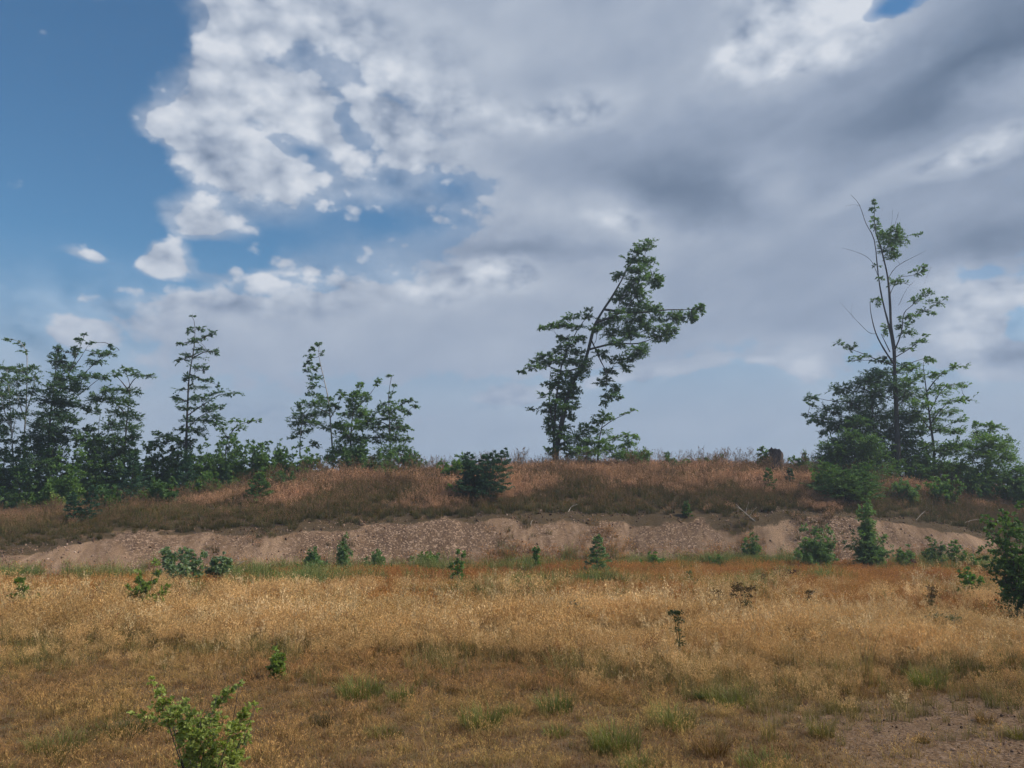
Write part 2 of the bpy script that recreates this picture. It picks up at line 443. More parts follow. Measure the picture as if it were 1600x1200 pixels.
def terrain(x, y, fine=True):
    x = np.asarray(x, float); y = np.asarray(y, float)
    wob = fbm(x * .35, y * 0 + 3.3, 3) * 1.6
    yb = np.interp(x, *_foot) + wob * .3
    zl = np.interp(x, *_lipz) + fbm(x * .5, y * 0 + 9.1, 3) * .10
    yl = yb + 1.75
    yc = yl + 7.2 + np.clip(-x, 0, 20) * .06
    zc = np.interp(x, *_crz) - .36
    t1 = np.clip((y - yb) / (yl - yb), 0, 1)
    t2 = np.clip((y - yl) / (yc - yl), 0, 1)
    t3 = np.clip((y - yc) / 40, 0, 1)
    z = zl * (t1 ** .85 * .55 + .45 * t1 * t1 * (3 - 2 * t1))
    z = z + (zc - zl) * (1 - (1 - t2) ** 1.55)
    z = z - (zc + 6.0) * t3 * t3 * (3 - 2 * t3)
    bank = sstep(-.12, .10, t1 - .02) * (1 - sstep(.03, .13, t2))
    bank = np.where((y > yb - .4) & (y < yl + 1.4), bank, 0)
    hum = np.where((t1 > .5), sstep(.78, 1.0, t1 + fbm(x * .55, y * .55, 4) * .9) * (1 - sstep(.06, .20, t2)), 0)
    if fine:
        z = z + fbm(x * .6, y * .6, 3) * .10 * (1 - t3) + fbm(x * 2.2 + 40, y * 2.2, 4) * (.05 + .12 * bank)
    return z, bank, hum, t1, t2
def gz(x, y): return float(terrain(x, y)[0])
def hit(px, py, y0=3.0, y1=60.0):
    """where the sight line through a pixel first meets the ground"""
    d = pix_dir(px, py); Y = np.linspace(y0, y1, 3000)
    X = d[0] / d[1] * Y; Z = EYE + d[2] / d[1] * Y
    below = Z < terrain(X, Y)[0]
    i = int(np.argmax(below)) if below.any() else len(Y) - 1
    return np.array([X[i], Y[i], gz(X[i], Y[i])])
def on(px, Y):
    x = at_x(px, Y) / math.cos(PITCH)
    # lateral position for this column at depth Y (columns are vertical planes near the horizon)
    return np.array([x, Y, gz(x, Y)])

def front_y(x):       # where the tall grass begins
    return np.interp(x, [-9, -6, -3, -1, 1, 3, 5, 9], [9.6, 9.1, 8.5, 8.2, 7.8, 7.3, 7.1, 6.9]) + fbm(x * .8, x * 0 + 1.7, 3) * 1.1
def gravel_mask(x, y):
    g = sstep(.9, 3.2, x + .35 * (y - 6)) * (1 - sstep(-.5, .3, y - front_y(x)))
    g = np.clip(g * .95 + fbm(x * 1.3, y * 1.3, 3) * .55 * (y < 8), 0, 1)
    return np.where(y < front_y(x) + .5, np.maximum(g, .12 + .0 * x), 0)

def build_ground():
    mat = ground_material()
    # one sheet: fine near the camera and on the bank, coarse out to the horizon
    xs = np.concatenate([[-90, -80, -70, -58, -45, -38], np.arange(-32, 32.01, .12), [38, 45, 58, 70, 80, 90]])
    ys = np.concatenate([[-60, -45, -30, -20, -12, -6], np.arange(-2, 17, .16), np.arange(17, 30, .09), np.arange(30, 48, .35), [50, 54, 58, 62, 66, 70, 74, 78]])
    X, Y = np.meshgrid(xs, ys)
    z, bank, hum, t1, t2 = terrain(X, Y)
    n, mcols = X.shape
    V = np.stack([X, Y, z], -1).reshape(-1, 3)
    i = np.arange((n - 1) * mcols).reshape(n - 1, mcols)[:, :-1].ravel()
    F = np.stack([i, i + 1, i + 1 + mcols, i + mcols], -1)
    me = new_mesh('ground', V, F, mat, smooth=True)
    hum = np.maximum(hum, .75 * sstep(.02, .12, t2))
    a = me.color_attributes.new('zone', 'FLOAT_COLOR', 'POINT')
    c = np.ones((len(V), 4), np.float32)
    c[:, 0] = bank.ravel(); c[:, 1] = gravel_mask(X, Y).ravel(); c[:, 2] = hum.ravel()
    a.data.foreach_set('color', c.ravel())
    return obj('ground', me, kind='structure', label='dry gravelly clearing rising over a cut bank to a knoll')
build_ground()

# ------------------------------------------------------------------ scattered cover (grass, stones) on points
def scatter(name, label, cat, pts, rots, scl, vid, tint, protos, parent=None):
    """ONE object: points that carry one of the given small meshes each"""
    pc = bpy.data.collections.new(name + '_kinds')
    for i, me in enumerate(protos):
        po = bpy.data.objects.new('%s_kind_%02d' % (name, i), me); pc.objects.link(po)
    n = len(pts)
    me = bpy.data.meshes.new(name)
    me.vertices.add(n); me.vertices.foreach_set('co', np.asarray(pts, np.float32).ravel())
    def attr(nm, typ, key, arr):
        a = me.attributes.new(nm, typ, 'POINT'); a.data.foreach_set(key, np.ascontiguousarray(arr).ravel())
    attr('turn', 'FLOAT_VECTOR', 'vector', np.asarray(rots, np.float32))
    attr('size', 'FLOAT_VECTOR', 'vector', np.asarray(scl, np.float32))
    attr('which', 'INT', 'value', np.asarray(vid, np.int32))
    c = np.ones((n, 4), np.float32); c[:, :3] = tint
    attr('tint', 'FLOAT_COLOR', 'color', c)
    o = obj(name, me, parent=parent, label=label, cat=cat, kind='stuff')
    g = bpy.data.node_groups.new(name + '_scatter', 'GeometryNodeTree')
    g.interface.new_socket('Geometry', in_out='INPUT', socket_type='NodeSocketGeometry')
    g.interface.new_socket('Geometry', in_out='OUTPUT', socket_type='NodeSocketGeometry')
    N = g.nodes; L = g.links
    gi = N.new('NodeGroupInput'); go = N.new('NodeGroupOutput')
    ip = N.new('GeometryNodeInstanceOnPoints')
    ci = N.new('GeometryNodeCollectionInfo'); ci.inputs['Collection'].default_value = pc
    ci.inputs['Separate Children'].default_value = True; ci.inputs['Reset Children'].default_value = True
    def named(nm, typ):
        a = N.new('GeometryNodeInputNamedAttribute'); a.data_type = typ; a.inputs['Name'].default_value = nm
        return a.outputs['Attribute']
    er = N.new('FunctionNodeEulerToRotation')
    L.new(named('turn', 'FLOAT_VECTOR'), er.inputs[0])
    L.new(gi.outputs[0], ip.inputs['Points']); L.new(ci.outputs[0], ip.inputs['Instance'])
    ip.inputs['Pick Instance'].default_value = True
    L.new(named('which', 'INT'), ip.inputs['Instance Index'])
    L.new(er.outputs[0], ip.inputs['Rotation']); L.new(named('size', 'FLOAT_VECTOR'), ip.inputs['Scale'])
    L.new(ip.outputs[0], go.inputs[0])
    md = o.modifiers.new('scatter', 'NODES'); md.node_group = g
    return o

def blades(n, h, spread, lean, width, c0, c1, hvar=.35, segs=3, heads=0, chead=None, headlen=.3, headw=.02, stemfrac=1.0):
    """a tuft: bent tapering blades; with heads>0 each blade is a stalk that carries an airy panicle"""
    a = rng.uniform(0, 2 * np.pi, n); r = spread * np.sqrt(rng.random(n))
    base = np.stack([r * np.cos(a), r * np.sin(a), np.full(n, -.02)], -1)
    d = a + rng.normal(0, .8, n); ln = lean * rng.uniform(.2, 1.3, n)
    hh = h * rng.uniform(1 - hvar, 1 + hvar * .5, n)
    dirv = np.stack([np.cos(d), np.sin(d), np.zeros(n)], -1)
    side = np.stack([-np.sin(d + rng.normal(0, .9, n)), np.cos(d), np.zeros(n)], -1)
    side /= np.linalg.norm(side, axis=1, keepdims=True)
    t = np.linspace(0, 1, segs + 1)
    def pt(tt):
        tt = np.asarray(tt)[..., None]
        return base[:, None] * (1 + 0 * tt) + dirv[:, None] * (ln * hh)[:, None, None] * tt ** 2 + np.array([0, 0, 1.]) * hh[:, None, None] * (tt - .25 * np.minimum(ln, 1.5)[:, None, None] * tt ** 3)
    C = pt(np.tile(t, (n, 1)))
    w = width * (1 - t * .85)
    Lf = C - side[:, None] * w[None, :, None]; Rt = C + side[:, None] * w[None, :, None]
    V = np.stack([Lf, Rt], 2).reshape(-1, 3)
    k = segs + 1
    bi = (np.arange(n) * k * 2)[:, None] + (np.arange(segs) * 2)[None]
    bi = bi.ravel()
    F = np.stack([bi, bi + 1, bi + 3, bi + 2], -1)
    j = rng.uniform(.8, 1.2, (n, 1, 1)) * rng.uniform(.92, 1.08, (n, 1, 3))
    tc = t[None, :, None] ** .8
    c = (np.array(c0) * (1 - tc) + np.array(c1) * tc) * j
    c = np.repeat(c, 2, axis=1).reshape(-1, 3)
    if heads:
        tt = 1 - headlen * rng.random((n, heads)) ** .8
        hp = pt(tt)
        sp = (1.02 - tt)[..., None] * .20 * h
        q = hp + rng.normal(0, 1, (n, heads, 3)) * sp * np.array([1, 1, .35]) + [0, 0, .01]
        q = q.reshape(-1, 3); m_ = len(q)
        u = rng.normal(0, 1, (m_, 3)); u[:, 2] = np.abs(u[:, 2]) + .6; u /= np.linalg.norm(u, axis=1, keepdims=True)
        s_ = np.cross(u, rng.normal(0, 1, (m_, 3))); s_ /= np.linalg.norm(s_, axis=1, keepdims=True)
        l_ = headw * rng.uniform(.6, 1.4, (m_, 1))
        hv = np.stack([q - u * l_, q + s_ * l_ * .22, q + u * l_, q - s_ * l_ * .22], 1).reshape(-1, 3)
        hi = len(V) + np.arange(m_) * 4
        hf = np.stack([hi, hi + 1, hi + 2, hi + 3], -1)
        hc = np.repeat(np.array(chead) * rng.uniform(.8, 1.2, (m_, 1)), 4, axis=0)
        V = np.concatenate([V, hv]); F = np.concatenate([F, hf]); c = np.concatenate([c, hc])
    return V, F, c
def tuft_mesh(name, *parts, mat=None):
    V = []; F = []; C = []; o = 0
    for (v, f, c) in parts:
        V.append(v); F.append(f + o); C.append(c); o += len(v)
    return new_mesh(name, np.concatenate(V), np.concatenate(F), mat or M_GRASS, np.concatenate(C))

STRAW = (.46, .30, .135); RUST = (.30, .155, .075); GOLD = (.60, .405, .190); OLIVE = (.125, .118, .034)
GREEN = (.075, .115, .026); BROWN = (.20, .12, .060); DRYG = (.20, .165, .060)

def scatter_pts(n, xlo, xhi, ylo, yhi, dens, half=.72):
    """random ground points inside the field of view, thinned by dens(x, y) in 0..1"""
    y = np.sqrt(rng.uniform(max(ylo, .1) ** 2, yhi ** 2, n)) if ylo > 0 else rng.uniform(ylo, yhi, n)
    lim = y * half + 1.5
    x = rng.uniform(-1, 1, n) * lim
    keep = (x > xlo) & (x < xhi)
    x, y = x[keep], y[keep]
    kp = rng.random(len(x)) < dens(x, y)
    x, y = x[kp], y[kp]
    return x, y, terrain(x, y)[0]

def tints(x, y, lo, hi, scale=.6, var=.10, seed=0.0):
    t = np.clip(.5 + 1.5 * fbm(x * scale + seed, y * scale + seed * 1.7, 4), 0, 1)[:, None]
    return (np.array(lo) * (1 - t) + np.array(hi) * t) * rng.normal(1, var, (len(x), 1))

def build_grass():
    # --- tall straw-coloured stand across the middle
    tall = []
    for i in range(6):
        tall.append(tuft_mesh('tall_tuft',
            blades(18, .20, .10, .6, .0042, (.14, .120, .045), (.27, .215, .085), segs=3),
            blades(22, .44, .09, .38, .0016, (.36, .265, .115), GOLD, hvar=.25, segs=3, heads=16, chead=(.66, .450, .215), headlen=.42, headw=.014)))
    for i in range(3):      # sparse taller stalks, green clumps and sorrel among the straw
        tall.append(tuft_mesh('stalk_tuft', blades(7, .60, .10, .30, .0030, (.40, .30, .14), (.68, .52, .29), hvar=.35, segs=4, heads=22, chead=(.72, .56, .33), headlen=.28, headw=.016),
                              blades(10, .30, .10, .7, .004, (.20, .16, .07), (.40, .30, .13), segs=3)))
    for i in range(2):
        tall.append(tuft_mesh('green_tuft', blades(30, .34, .12, .6, .0046, (.085, .095, .028), (.20, .21, .070), segs=3), blades(6, .46, .10, .4, .0022, (.20, .18, .08), (.46, .36, .17), segs=3, heads=12, chead=(.50, .38, .19), headlen=.35, headw=.013)))
    tall.append(tuft_mesh('sorrel_tuft', blades(6, .50, .10, .25, .0032, (.16, .075, .04), (.26, .11, .06), segs=3, heads=26, chead=(.27, .105, .06), headlen=.4, headw=.012), blades(10, .20, .10, .8, .006, (.08, .085, .03), (.17, .15, .06), segs=3)))
    def d_tall(x, y):
        f = front_y(x)
        far = 11.4 + fbm(x * .5, y * 0 + 8.8, 3) * 2.4
        return (.20 * sstep(-1.2, .2, y - f) + .80 * sstep(.0, 2.2, y - f)) * (1 - .93 * sstep(-.8, .8, y - far)) * np.clip(.66 + 3.0 * fbm(x * .55 + 7, y * 1.2, 3), .06, 1)
    x, y, z = scatter_pts(24000, -14, 14, 6.0, 16.5, d_tall, .68)
    n = len(x)
    s = np.clip(.95 + .9 * fbm(x * .7, y * .7 + 30, 3), .55, 1.35) * rng.uniform(.8, 1.15, n)
    s *= .50 + .50 * sstep(-.6, 2.4, y - front_y(x))
    u = rng.random(n); gp = fbm(x * .5 + 33, y * .9 + 8, 3); sp = fbm(x * .6 + 71, y * .8 + 2, 3)
    vid = rng.integers(0, 6, n)
    vid = np.where(u < .10, 6 + rng.integers(0, 3, n), vid)
    vid = np.where((u > .10) & (u < .10 + np.clip(.10 + 1.6 * gp, .02, .5)), 9 + rng.integers(0, 2, n), vid)
    vid = np.where(u > 1 - np.clip(.3 * sp, 0, .10), 11, vid)
    tn = tints(x, y, (.72, .66, .52), (1.16, 1.12, 1.06), .7, .12, 3.0)
    scatter('tall_grass', 'tall straw coloured grass with airy seed heads across the clearing', 'grass',
            np.stack([x, y, z], -1), np.stack([rng.normal(0, .06, n), rng.normal(.05, .06, n), rng.uniform(0, 6.28, n)], -1),
            np.stack([s, s, s], -1), vid, tn, tall)
    # --- short reddish-brown turf over everything flat
    short = []
    for i in range(5):
        short.append(tuft_mesh('short_tuft',
            blades(30, .10, .10, 1.0, .0028, (.17, .135, .052), (.42, .295, .120), segs=2),
            blades(8, .17, .09, .5, .0014, (.32, .23, .10), (.56, .38, .17), segs=2, heads=8, chead=(.58, .38, .17), headlen=.4, headw=.009)))
    def d_short(x, y):
        yb = np.interp(x, *_foot)
        g = gravel_mask(x, y)
        return np.clip(np.maximum(1 - 1.15 * g, .10 * (fbm(x * 2.0, y * 2.0 + 5, 2) > .02)) * (.85 + 1.4 * fbm(x * 1.1, y * 1.1 + 60, 3)) * (1 - sstep(-.4, .7, y - yb - 2.4 * np.clip(fbm(x * .45 + 70, y * .2, 3), 0, 1))), .0, 1)
    x, y, z = scatter_pts(46000, -18, 18, 4.2, 25.5, d_short, .68)
    n = len(x)
    s = np.clip(.9 + 1.0 * fbm(x * .9 + 90, y * .9, 3), .5, 1.5) * rng.uniform(.75, 1.2, n) * (.8 + .65 * sstep(11, 14, y))
    tn = tints(x, y, (.76, .60, .54), (1.04, 1.04, .84), .5, .12, 7.0) * np.where(y[:, None] > 12.5, np.array([.92, .74, .60]), 1.0)
    scatter('short_grass', 'short brownish dry turf on the gravelly ground', 'grass',
            np.stack([x, y, z], -1), np.stack([rng.normal(0, .08, n), rng.normal(0, .08, n), rng.uniform(0, 6.28, n)], -1),
            np.stack([s, s, s], -1), rng.integers(0, 5, n), tn, short)
    # --- low brown mat that covers the trodden foreground
    mat_ = []
    for i in range(4):
        mat_.append(tuft_mesh('turf_mat', blades(34, .050, .12, 1.5, .0022, (.12, .080, .042), (.33, .210, .105), segs=2, hvar=.6)))
    def d_mat(x, y):
        g = gravel_mask(x, y)
        return np.clip((1.0 - .97 * sstep(.25, .75, g)) * (.80 + 1.0 * fbm(x * 1.7 + 3, y * 1.7 + 9, 3)), .03, 1) * (1 - sstep(.2, 1.2, y - front_y(x)))
    x, y, z = scatter_pts(26000, -9, 9, 4.2, 9.6, d_mat, .68)
    n = len(x); s = rng.uniform(.6, 1.3, n)
    tn = tints(x, y, (.72, .58, .50), (1.10, 1.06, .86), 1.1, .14, 51.0)
    scatter('turf', 'low brown turf mat of the trodden foreground', 'grass',
            np.stack([x, y, z], -1), np.stack([rng.normal(0, .1, n), rng.normal(0, .1, n), rng.uniform(0, 6.28, n)], -1),
            np.stack([s, s, s], -1), rng.integers(0, 4, n), tn, mat_)
    # --- olive undergrowth at the foot of the tall stand and low green patches
    ol = []
    for i in range(4):
        ol.append(tuft_mesh('olive_tuft',
            blades(34, .30, .11, .45, .0034, (.110, .108, .036), (.27, .235, .092), segs=3),
            blades(6, .34, .08, .4, .0014, (.22, .18, .08), (.42, .31, .15), segs=3, heads=7, chead=(.46, .33, .17), headlen=.35, headw=.012)))
    def d_ol(x, y):
        f = front_y(x)
        a = sstep(-1.3, .7, y - f) * (1 - sstep(1.0, 3.4, y - f)) * np.clip(.50 + 2.4 * fbm(x * .8 + 21, y * .5, 3), .05, 1)
        b = sstep(13, 14.5, y) * np.clip(.05 + 1.6 * fbm(x * .45 + 3, y * .6 + 12, 3), 0, .6) * (1 - sstep(-.2, .8, y - np.interp(x, *_foot)))
        b = b + .9 * np.clip(.02 + 3.2 * fbm(x * .5 + 60, y * .5, 3), 0, 1) * sstep(-2.2, -.6, y - np.interp(x, *_foot)) * (1 - sstep(-.1, .5, y - np.interp(x, *_foot)))
        c_ = (y < f) * np.clip(2.4 * fbm(x * .9 + 50, y * 1.5, 3) - .10, 0, .7)
        return np.clip(a + b + c_, 0, 1)
    x, y, z = scatter_pts(30000, -18, 18, 4.0, 24.5, d_ol, .70)
    n = len(x)
    s = rng.uniform(.5, 1.1, n) * (.42 + .55 * sstep(-1.0, .8, y - front_y(x))) * np.where(y > 15, 1.45, 1.0)
    tn = tints(x, y, (.85, .92, .75), (1.25, 1.08, 1.0), .8, .10, 13.0) * np.where(y[:, None] > 15, np.array([.62, .95, .75]), 1.0)
    scatter('olive_grass', 'olive green grass at the foot of the straw stand', 'grass',
            np.stack([x, y, z], -1), np.stack([rng.normal(0, .08, n), rng.normal(0, .08, n), rng.uniform(0, 6.28, n)], -1),
            np.stack([s, s, s], -1), rng.integers(0, 4, n), tn, ol)
    # --- the knoll: long rusty and pinkish grass up to the crest
    kn = []
    for i in range(5):
        kn.append(tuft_mesh('knoll_tuft',
            blades(24, .30, .16, .6, .0070, (.070, .062, .024), (.20, .145, .062), segs=3),
            blades(18, .50, .15, .42, .0036, (.20, .135, .070), (.50, .325, .190), hvar=.3, segs=3, heads=9, chead=(.60, .385, .240), headlen=.45, headw=.026)))
    for i in range(3):
        kn.append(tuft_mesh('knoll_tuft',
            blades(40, .34, .17, .6, .0075, (.070, .080, .024), (.175, .170, .058), segs=3),
            blades(5, .55, .15, .4, .004, (.13, .10, .05), (.28, .19, .10), segs=3, heads=7, chead=(.32, .20, .12), headlen=.4, headw=.026)))
    kn.append(tuft_mesh('knoll_weed', blades(7, .85, .12, .22, .0055, (.10, .085, .04), (.22, .17, .085), hvar=.4, segs=3, heads=16, chead=(.20, .135, .080), headlen=.30, headw=.030), blades(14, .40, .12, .5, .010, (.06, .075, .024), (.14, .16, .05), segs=3)))
    def d_kn(x, y):
        t = terrain(x, y, False); t1, t2 = t[3], t[4]
        spill = (t1 > .35) * (t1 < .99) * np.clip(3.0 * fbm(x * .7 + 15, y * .9, 3) - .25 + .5 * (t1 - .6), 0, .6)
        return spill + np.where(t1 > .99, np.clip(sstep(-.03, .07, t2 + fbm(x * .9 + 31, y * .9, 3) * .12) * (.80 + 1.2 * fbm(x * .6, y * .6 + 77, 3)), 0, 1), 0) * (1 - sstep(38, 42, y)) 
    x, y, z = scatter_pts(46000, -30, 30, 19, 38, d_kn, .72)
    n = len(x)
    t2 = terrain(x, y, False)[4]
    s = rng.uniform(.65, 1.2, n) * (.60 + .45 * sstep(.1, .5, t2)) * (1 - .38 * sstep(-6, -12, x))
    g = 1.5 * fbm(x * .38 + 11, y * .55 + 4, 3) + .05 + .26 * sstep(.42, .10, t2) + .42 * sstep(-4, -12, x) + .10 * sstep(9, 14, x)
    vid = np.where(g + rng.normal(0, .10, n) > .07, rng.integers(5, 8, n), rng.integers(0, 5, n))
    vid = np.where(rng.random(n) < .05, 8, vid)
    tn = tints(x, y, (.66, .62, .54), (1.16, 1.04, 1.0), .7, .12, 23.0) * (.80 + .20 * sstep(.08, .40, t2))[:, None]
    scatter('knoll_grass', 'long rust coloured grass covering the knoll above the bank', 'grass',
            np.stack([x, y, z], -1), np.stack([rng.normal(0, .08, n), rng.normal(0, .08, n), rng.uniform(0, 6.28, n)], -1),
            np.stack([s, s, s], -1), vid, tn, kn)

def stone_mesh(name, c, seed):
    r = np.random.default_rng(seed)
    import bmesh
    bm = bmesh.new(); bmesh.ops.create_icosphere(bm, subdivisions=1, radius=1.0)
    V = np.array([v.co[:] for v in bm.verts]); F = np.array([[v.index for v in f.verts] for f in bm.faces]); bm.free()
    V = V * r.uniform(.72, 1.15, (len(V), 1)) * np.array([1, .75, .55])
    return new_mesh(name, V, F, M_STONE, np.tile(np.array(c) * 1.0, (len(V), 1)))
def stone_material():
    m, k, b = princ('stone', .9, .2)
    at = k.node('ShaderNodeAttribute', attribute_name='tone', attribute_type='GEOMETRY')
    ti = k.node('ShaderNodeAttribute', attribute_name='tint', attribute_type='INSTANCER')
    n = k.noise(k.node('ShaderNodeTexCoord').outputs['Object'], 2.5, 5, .6)
    c = k.mix(1.0, at.outputs['Color'], ti.outputs['Color'], 'MULTIPLY')
    k.put(b.inputs['Base Color'], k.mix(1.0, c, k.ramp(n, [(.3, (.7, .7, .7)), (.7, (1.2, 1.2, 1.2))]), 'MULTIPLY'))
    return m
M_STONE = stone_material()
def build_stones():
    cols = [(.32, .225, .17), (.25, .165, .12), (.13, .088, .066), (.40, .30, .235), (.19, .125, .092)]
    pr = [stone_mesh('stone', c, 40 + i) for i, c in enumerate(cols)]
    def d_b(x, y):
        t = terrain(x, y, False)
        return t[1] * np.clip(.30 + 2.8 * fbm(x * .45 + 5, y * .9, 3), .03, 1)
    x, y, z = scatter_pts(60000, -24, 24, 16.5, 29, d_b, .72)
    n = len(x); s = .011 + .042 * rng.random(n) ** 5
    tn = tints(x, y, (.62, .58, .56), (1.15, 1.1, 1.05), .8, .15, 31.)
    scatter('bank_rubble', 'loose grit and stones on the cut bank', 'stones', np.stack([x, y, z], -1), rng.uniform(-3, 3, (n, 3)),
            np.stack([s * rng.uniform(.8, 1.4, n), s, s], -1), rng.integers(0, 5, n), tn, pr)
    def d_c(x, y):
        t = terrain(x, y, False)
        return t[2] * np.clip(.7 + 1.5 * fbm(x * .9, y * .9 + 44, 2), 0, 1) * (t[4] < .25)
    x, y, z = scatter_pts(40000, -24, 24, 17, 30, d_c, .72)
    n = len(x); s = .012 + .05 * rng.random(n) ** 4
    tn = tints(x, y, (.30, .27, .24), (.62, .55, .48), 1.2, .2, 35.)
    scatter('clods', 'dark soil clods and root litter along the lip of the bank', 'soil', np.stack([x, y, z], -1), rng.uniform(-3, 3, (n, 3)),
            np.stack([s * rng.uniform(.8, 2.2, n), s, s * .8], -1), rng.integers(0, 5, n), tn, pr)
    def d_g(x, y): return np.clip(gravel_mask(x, y) * (.5 + 1.2 * fbm(x * 1.5 + 8, y * 1.5, 2)), 0, 1)
    x, y, z = scatter_pts(40000, -6, 8, 4.0, 8.5, d_g, .70)
    n = len(x); s = .004 + .016 * rng.random(n) ** 5
    tn = tints(x, y, (.42, .38, .34), (.72, .66, .60), 1.2, .15, 37.)
    scatter('gravel', 'reddish grey gravel of the bare foreground', 'gravel', np.stack([x, y, z], -1), rng.uniform(-3, 3, (n, 3)),
            np.stack([s * rng.uniform(.8, 1.4, n), s, s], -1), rng.integers(0, 5, n), tn, pr)
build_grass()
build_stones()

# ------------------------------------------------------------------ woody plants
def tube(path, r0, r1, sides=7, pw=1.0):
    """tapering tube along a smoothed path"""
    p = np.asarray(path, float)
    if len(p) > 2:                                   # Catmull-Rom
        q = []
        for i in range(len(p) - 1):
            a, b, c, d = p[max(i - 1, 0)], p[i], p[i + 1], p[min(i + 2, len(p) - 1)]
            for t in np.linspace(0, 1, 4)[:-1]:
                q.append(.5 * (2 * b + (c - a) * t + (2 * a - 5 * b + 4 * c - d) * t * t + (3 * b - a - 3 * c + d) * t ** 3))
        q.append(p[-1]); p = np.array(q)
    n = len(p)
    s = np.concatenate([[0], np.cumsum(np.linalg.norm(np.diff(p, axis=0), axis=1))]); s /= s[-1] + 1e-9
    T = np.gradient(p, axis=0); T /= np.linalg.norm(T, axis=1, keepdims=True) + 1e-9
    ref = np.array([.35, .9, .2]); A = np.cross(T, ref); A /= np.linalg.norm(A, axis=1, keepdims=True) + 1e-9
    B = np.cross(T, A)
    r = r0 + (r1 - r0) * s ** pw
    r = r * (1 + .10 * np.sin(s * 37 + r0 * 900))
    ang = np.linspace(0, 2 * np.pi, sides, endpoint=False)
    V = p[:, None] + r[:, None, None] * (np.cos(ang)[None, :, None] * A[:, None] + np.sin(ang)[None, :, None] * B[:, None])
    V = V.reshape(-1, 3)
    i = np.arange(n - 1)[:, None] * sides; j = np.arange(sides)[None]
    F = np.stack([i + j, i + (j + 1) % sides, i + sides + (j + 1) % sides, i + sides + j], -1).reshape(-1, 4)
    V = np.concatenate([V, p[-1:] + T[-1:] * r[-1]]); tip = len(V) - 1
    k = (n - 1) * sides + np.arange(sides)
    F3 = np.stack([k, (n - 1) * sides + (np.arange(sides) + 1) % sides, np.full(sides, tip)], -1)
    return V, F, F3, p

def sticks(S, E, r0, r1, droop=0.0):
    """many thin three-sided twigs S->E at once"""
    n = len(S)
    if n == 0: return np.zeros((0, 3)), np.zeros((0, 4), int)
    T = E - S; L = np.linalg.norm(T, axis=1, keepdims=True) + 1e-9
    Tn = T / L
    A = np.cross(Tn, np.array([.3, .8, .52])); A /= np.linalg.norm(A, axis=1, keepdims=True) + 1e-9
    B = np.cross(Tn, A)
    V = []
    for t, r in ((0, r0), (.5, (r0 + r1) / 2), (1, r1)):
        C = S + T * t; C = C - np.array([0, 0, 1.]) * (droop * L * t * t)
        for a in (0, 2.1, 4.2):
            V.append(C + r * (math.cos(a) * A + math.sin(a) * B))
    V = np.stack(V, 1).reshape(-1, 3)
    b = (np.arange(n) * 9)[:, None]
    F = []
    for l in (0, 3):
        for a in range(3):
            F.append(np.concatenate([b + l + a, b + l + (a + 1) % 3, b + l + 3 + (a + 1) % 3, b + l + 3 + a], 1))
    return V, np.stack(F, 1).reshape(-1, 4)

def leaves_on(S, E, k, size, ratio, normal_up, droop, col, spread=.9, t0=.15, hang=0.0, fold=.25):
    """k leaves along every twig, alternating, lying roughly in the plane of the spray"""
    n = len(S)
    t = t0 + (1 - t0) * (np.arange(k)[None] + rng.random((n, k))) / k
    T = E - S; L = np.linalg.norm(T, axis=1, keepdims=True) + 1e-9; Tn = T / L
    Pp = S[:, None] + T[:, None] * t[..., None]
    Pp[..., 2] -= droop * L * t * t
    up = np.array([0, 0, 1.]) * normal_up + rng.normal(0, .45, (n, 3)) * (1.15 - .6 * normal_up)
    up = up[:, None] + rng.normal(0, .38, (n, k, 3))
    Tk = np.broadcast_to(Tn[:, None], (n, k, 3))
    sd = np.cross(up, Tk); sd /= np.linalg.norm(sd, axis=2, keepdims=True) + 1e-9
    sg = np.where((np.arange(k) % 2) == 0, 1., -1.)[None, :, None]
    ang = spread * rng.uniform(.5, 1.2, (n, k, 1))
    D = Tk * np.cos(ang) + sd * sg * np.sin(ang); D[..., 2] -= hang * rng.uniform(.3, 1.2, (n, k))
    D /= np.linalg.norm(D, axis=2, keepdims=True) + 1e-9
    W = np.cross(up, D); W /= np.linalg.norm(W, axis=2, keepdims=True) + 1e-9
    Nn = np.cross(D, W)
    l = size * rng.uniform(.65, 1.25, (n, k, 1)); w = l * ratio * .5
    v0 = Pp; v1 = Pp + D * l * .45 + W * w + Nn * l * fold * .5; v2 = Pp + D * l; v3 = Pp + D * l * .45 - W * w + Nn * l * fold * .5
    V = np.stack([v0, v1, v2, v3], 2).reshape(-1, 3)
    i = np.arange(n * k) * 4
    F = np.stack([i, i + 1, i + 2, i + 3], -1)
    tone = rng.random((n, 1, 1)) * .6 + rng.random((n, k, 1)) * .4
    c = np.array(col[0]) * (1 - tone) + np.array(col[1]) * tone
    c = np.repeat(c.reshape(-1, 3), 4, axis=0)
    return V, F, c

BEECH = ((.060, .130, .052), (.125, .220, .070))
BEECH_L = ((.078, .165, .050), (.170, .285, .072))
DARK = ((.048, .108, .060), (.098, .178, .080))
SPRUCE = ((.036, .092, .064), (.080, .155, .090))
SPRUCE_L = ((.066, .150, .050), (.140, .240, .070))
WILLOW = ((.100, .190, .078), (.195, .310, .125))
BIRCH = ((.085, .178, .048), (.175, .295, .074))
FRESH = ((.125, .190, .036), (.255, .335, .080))

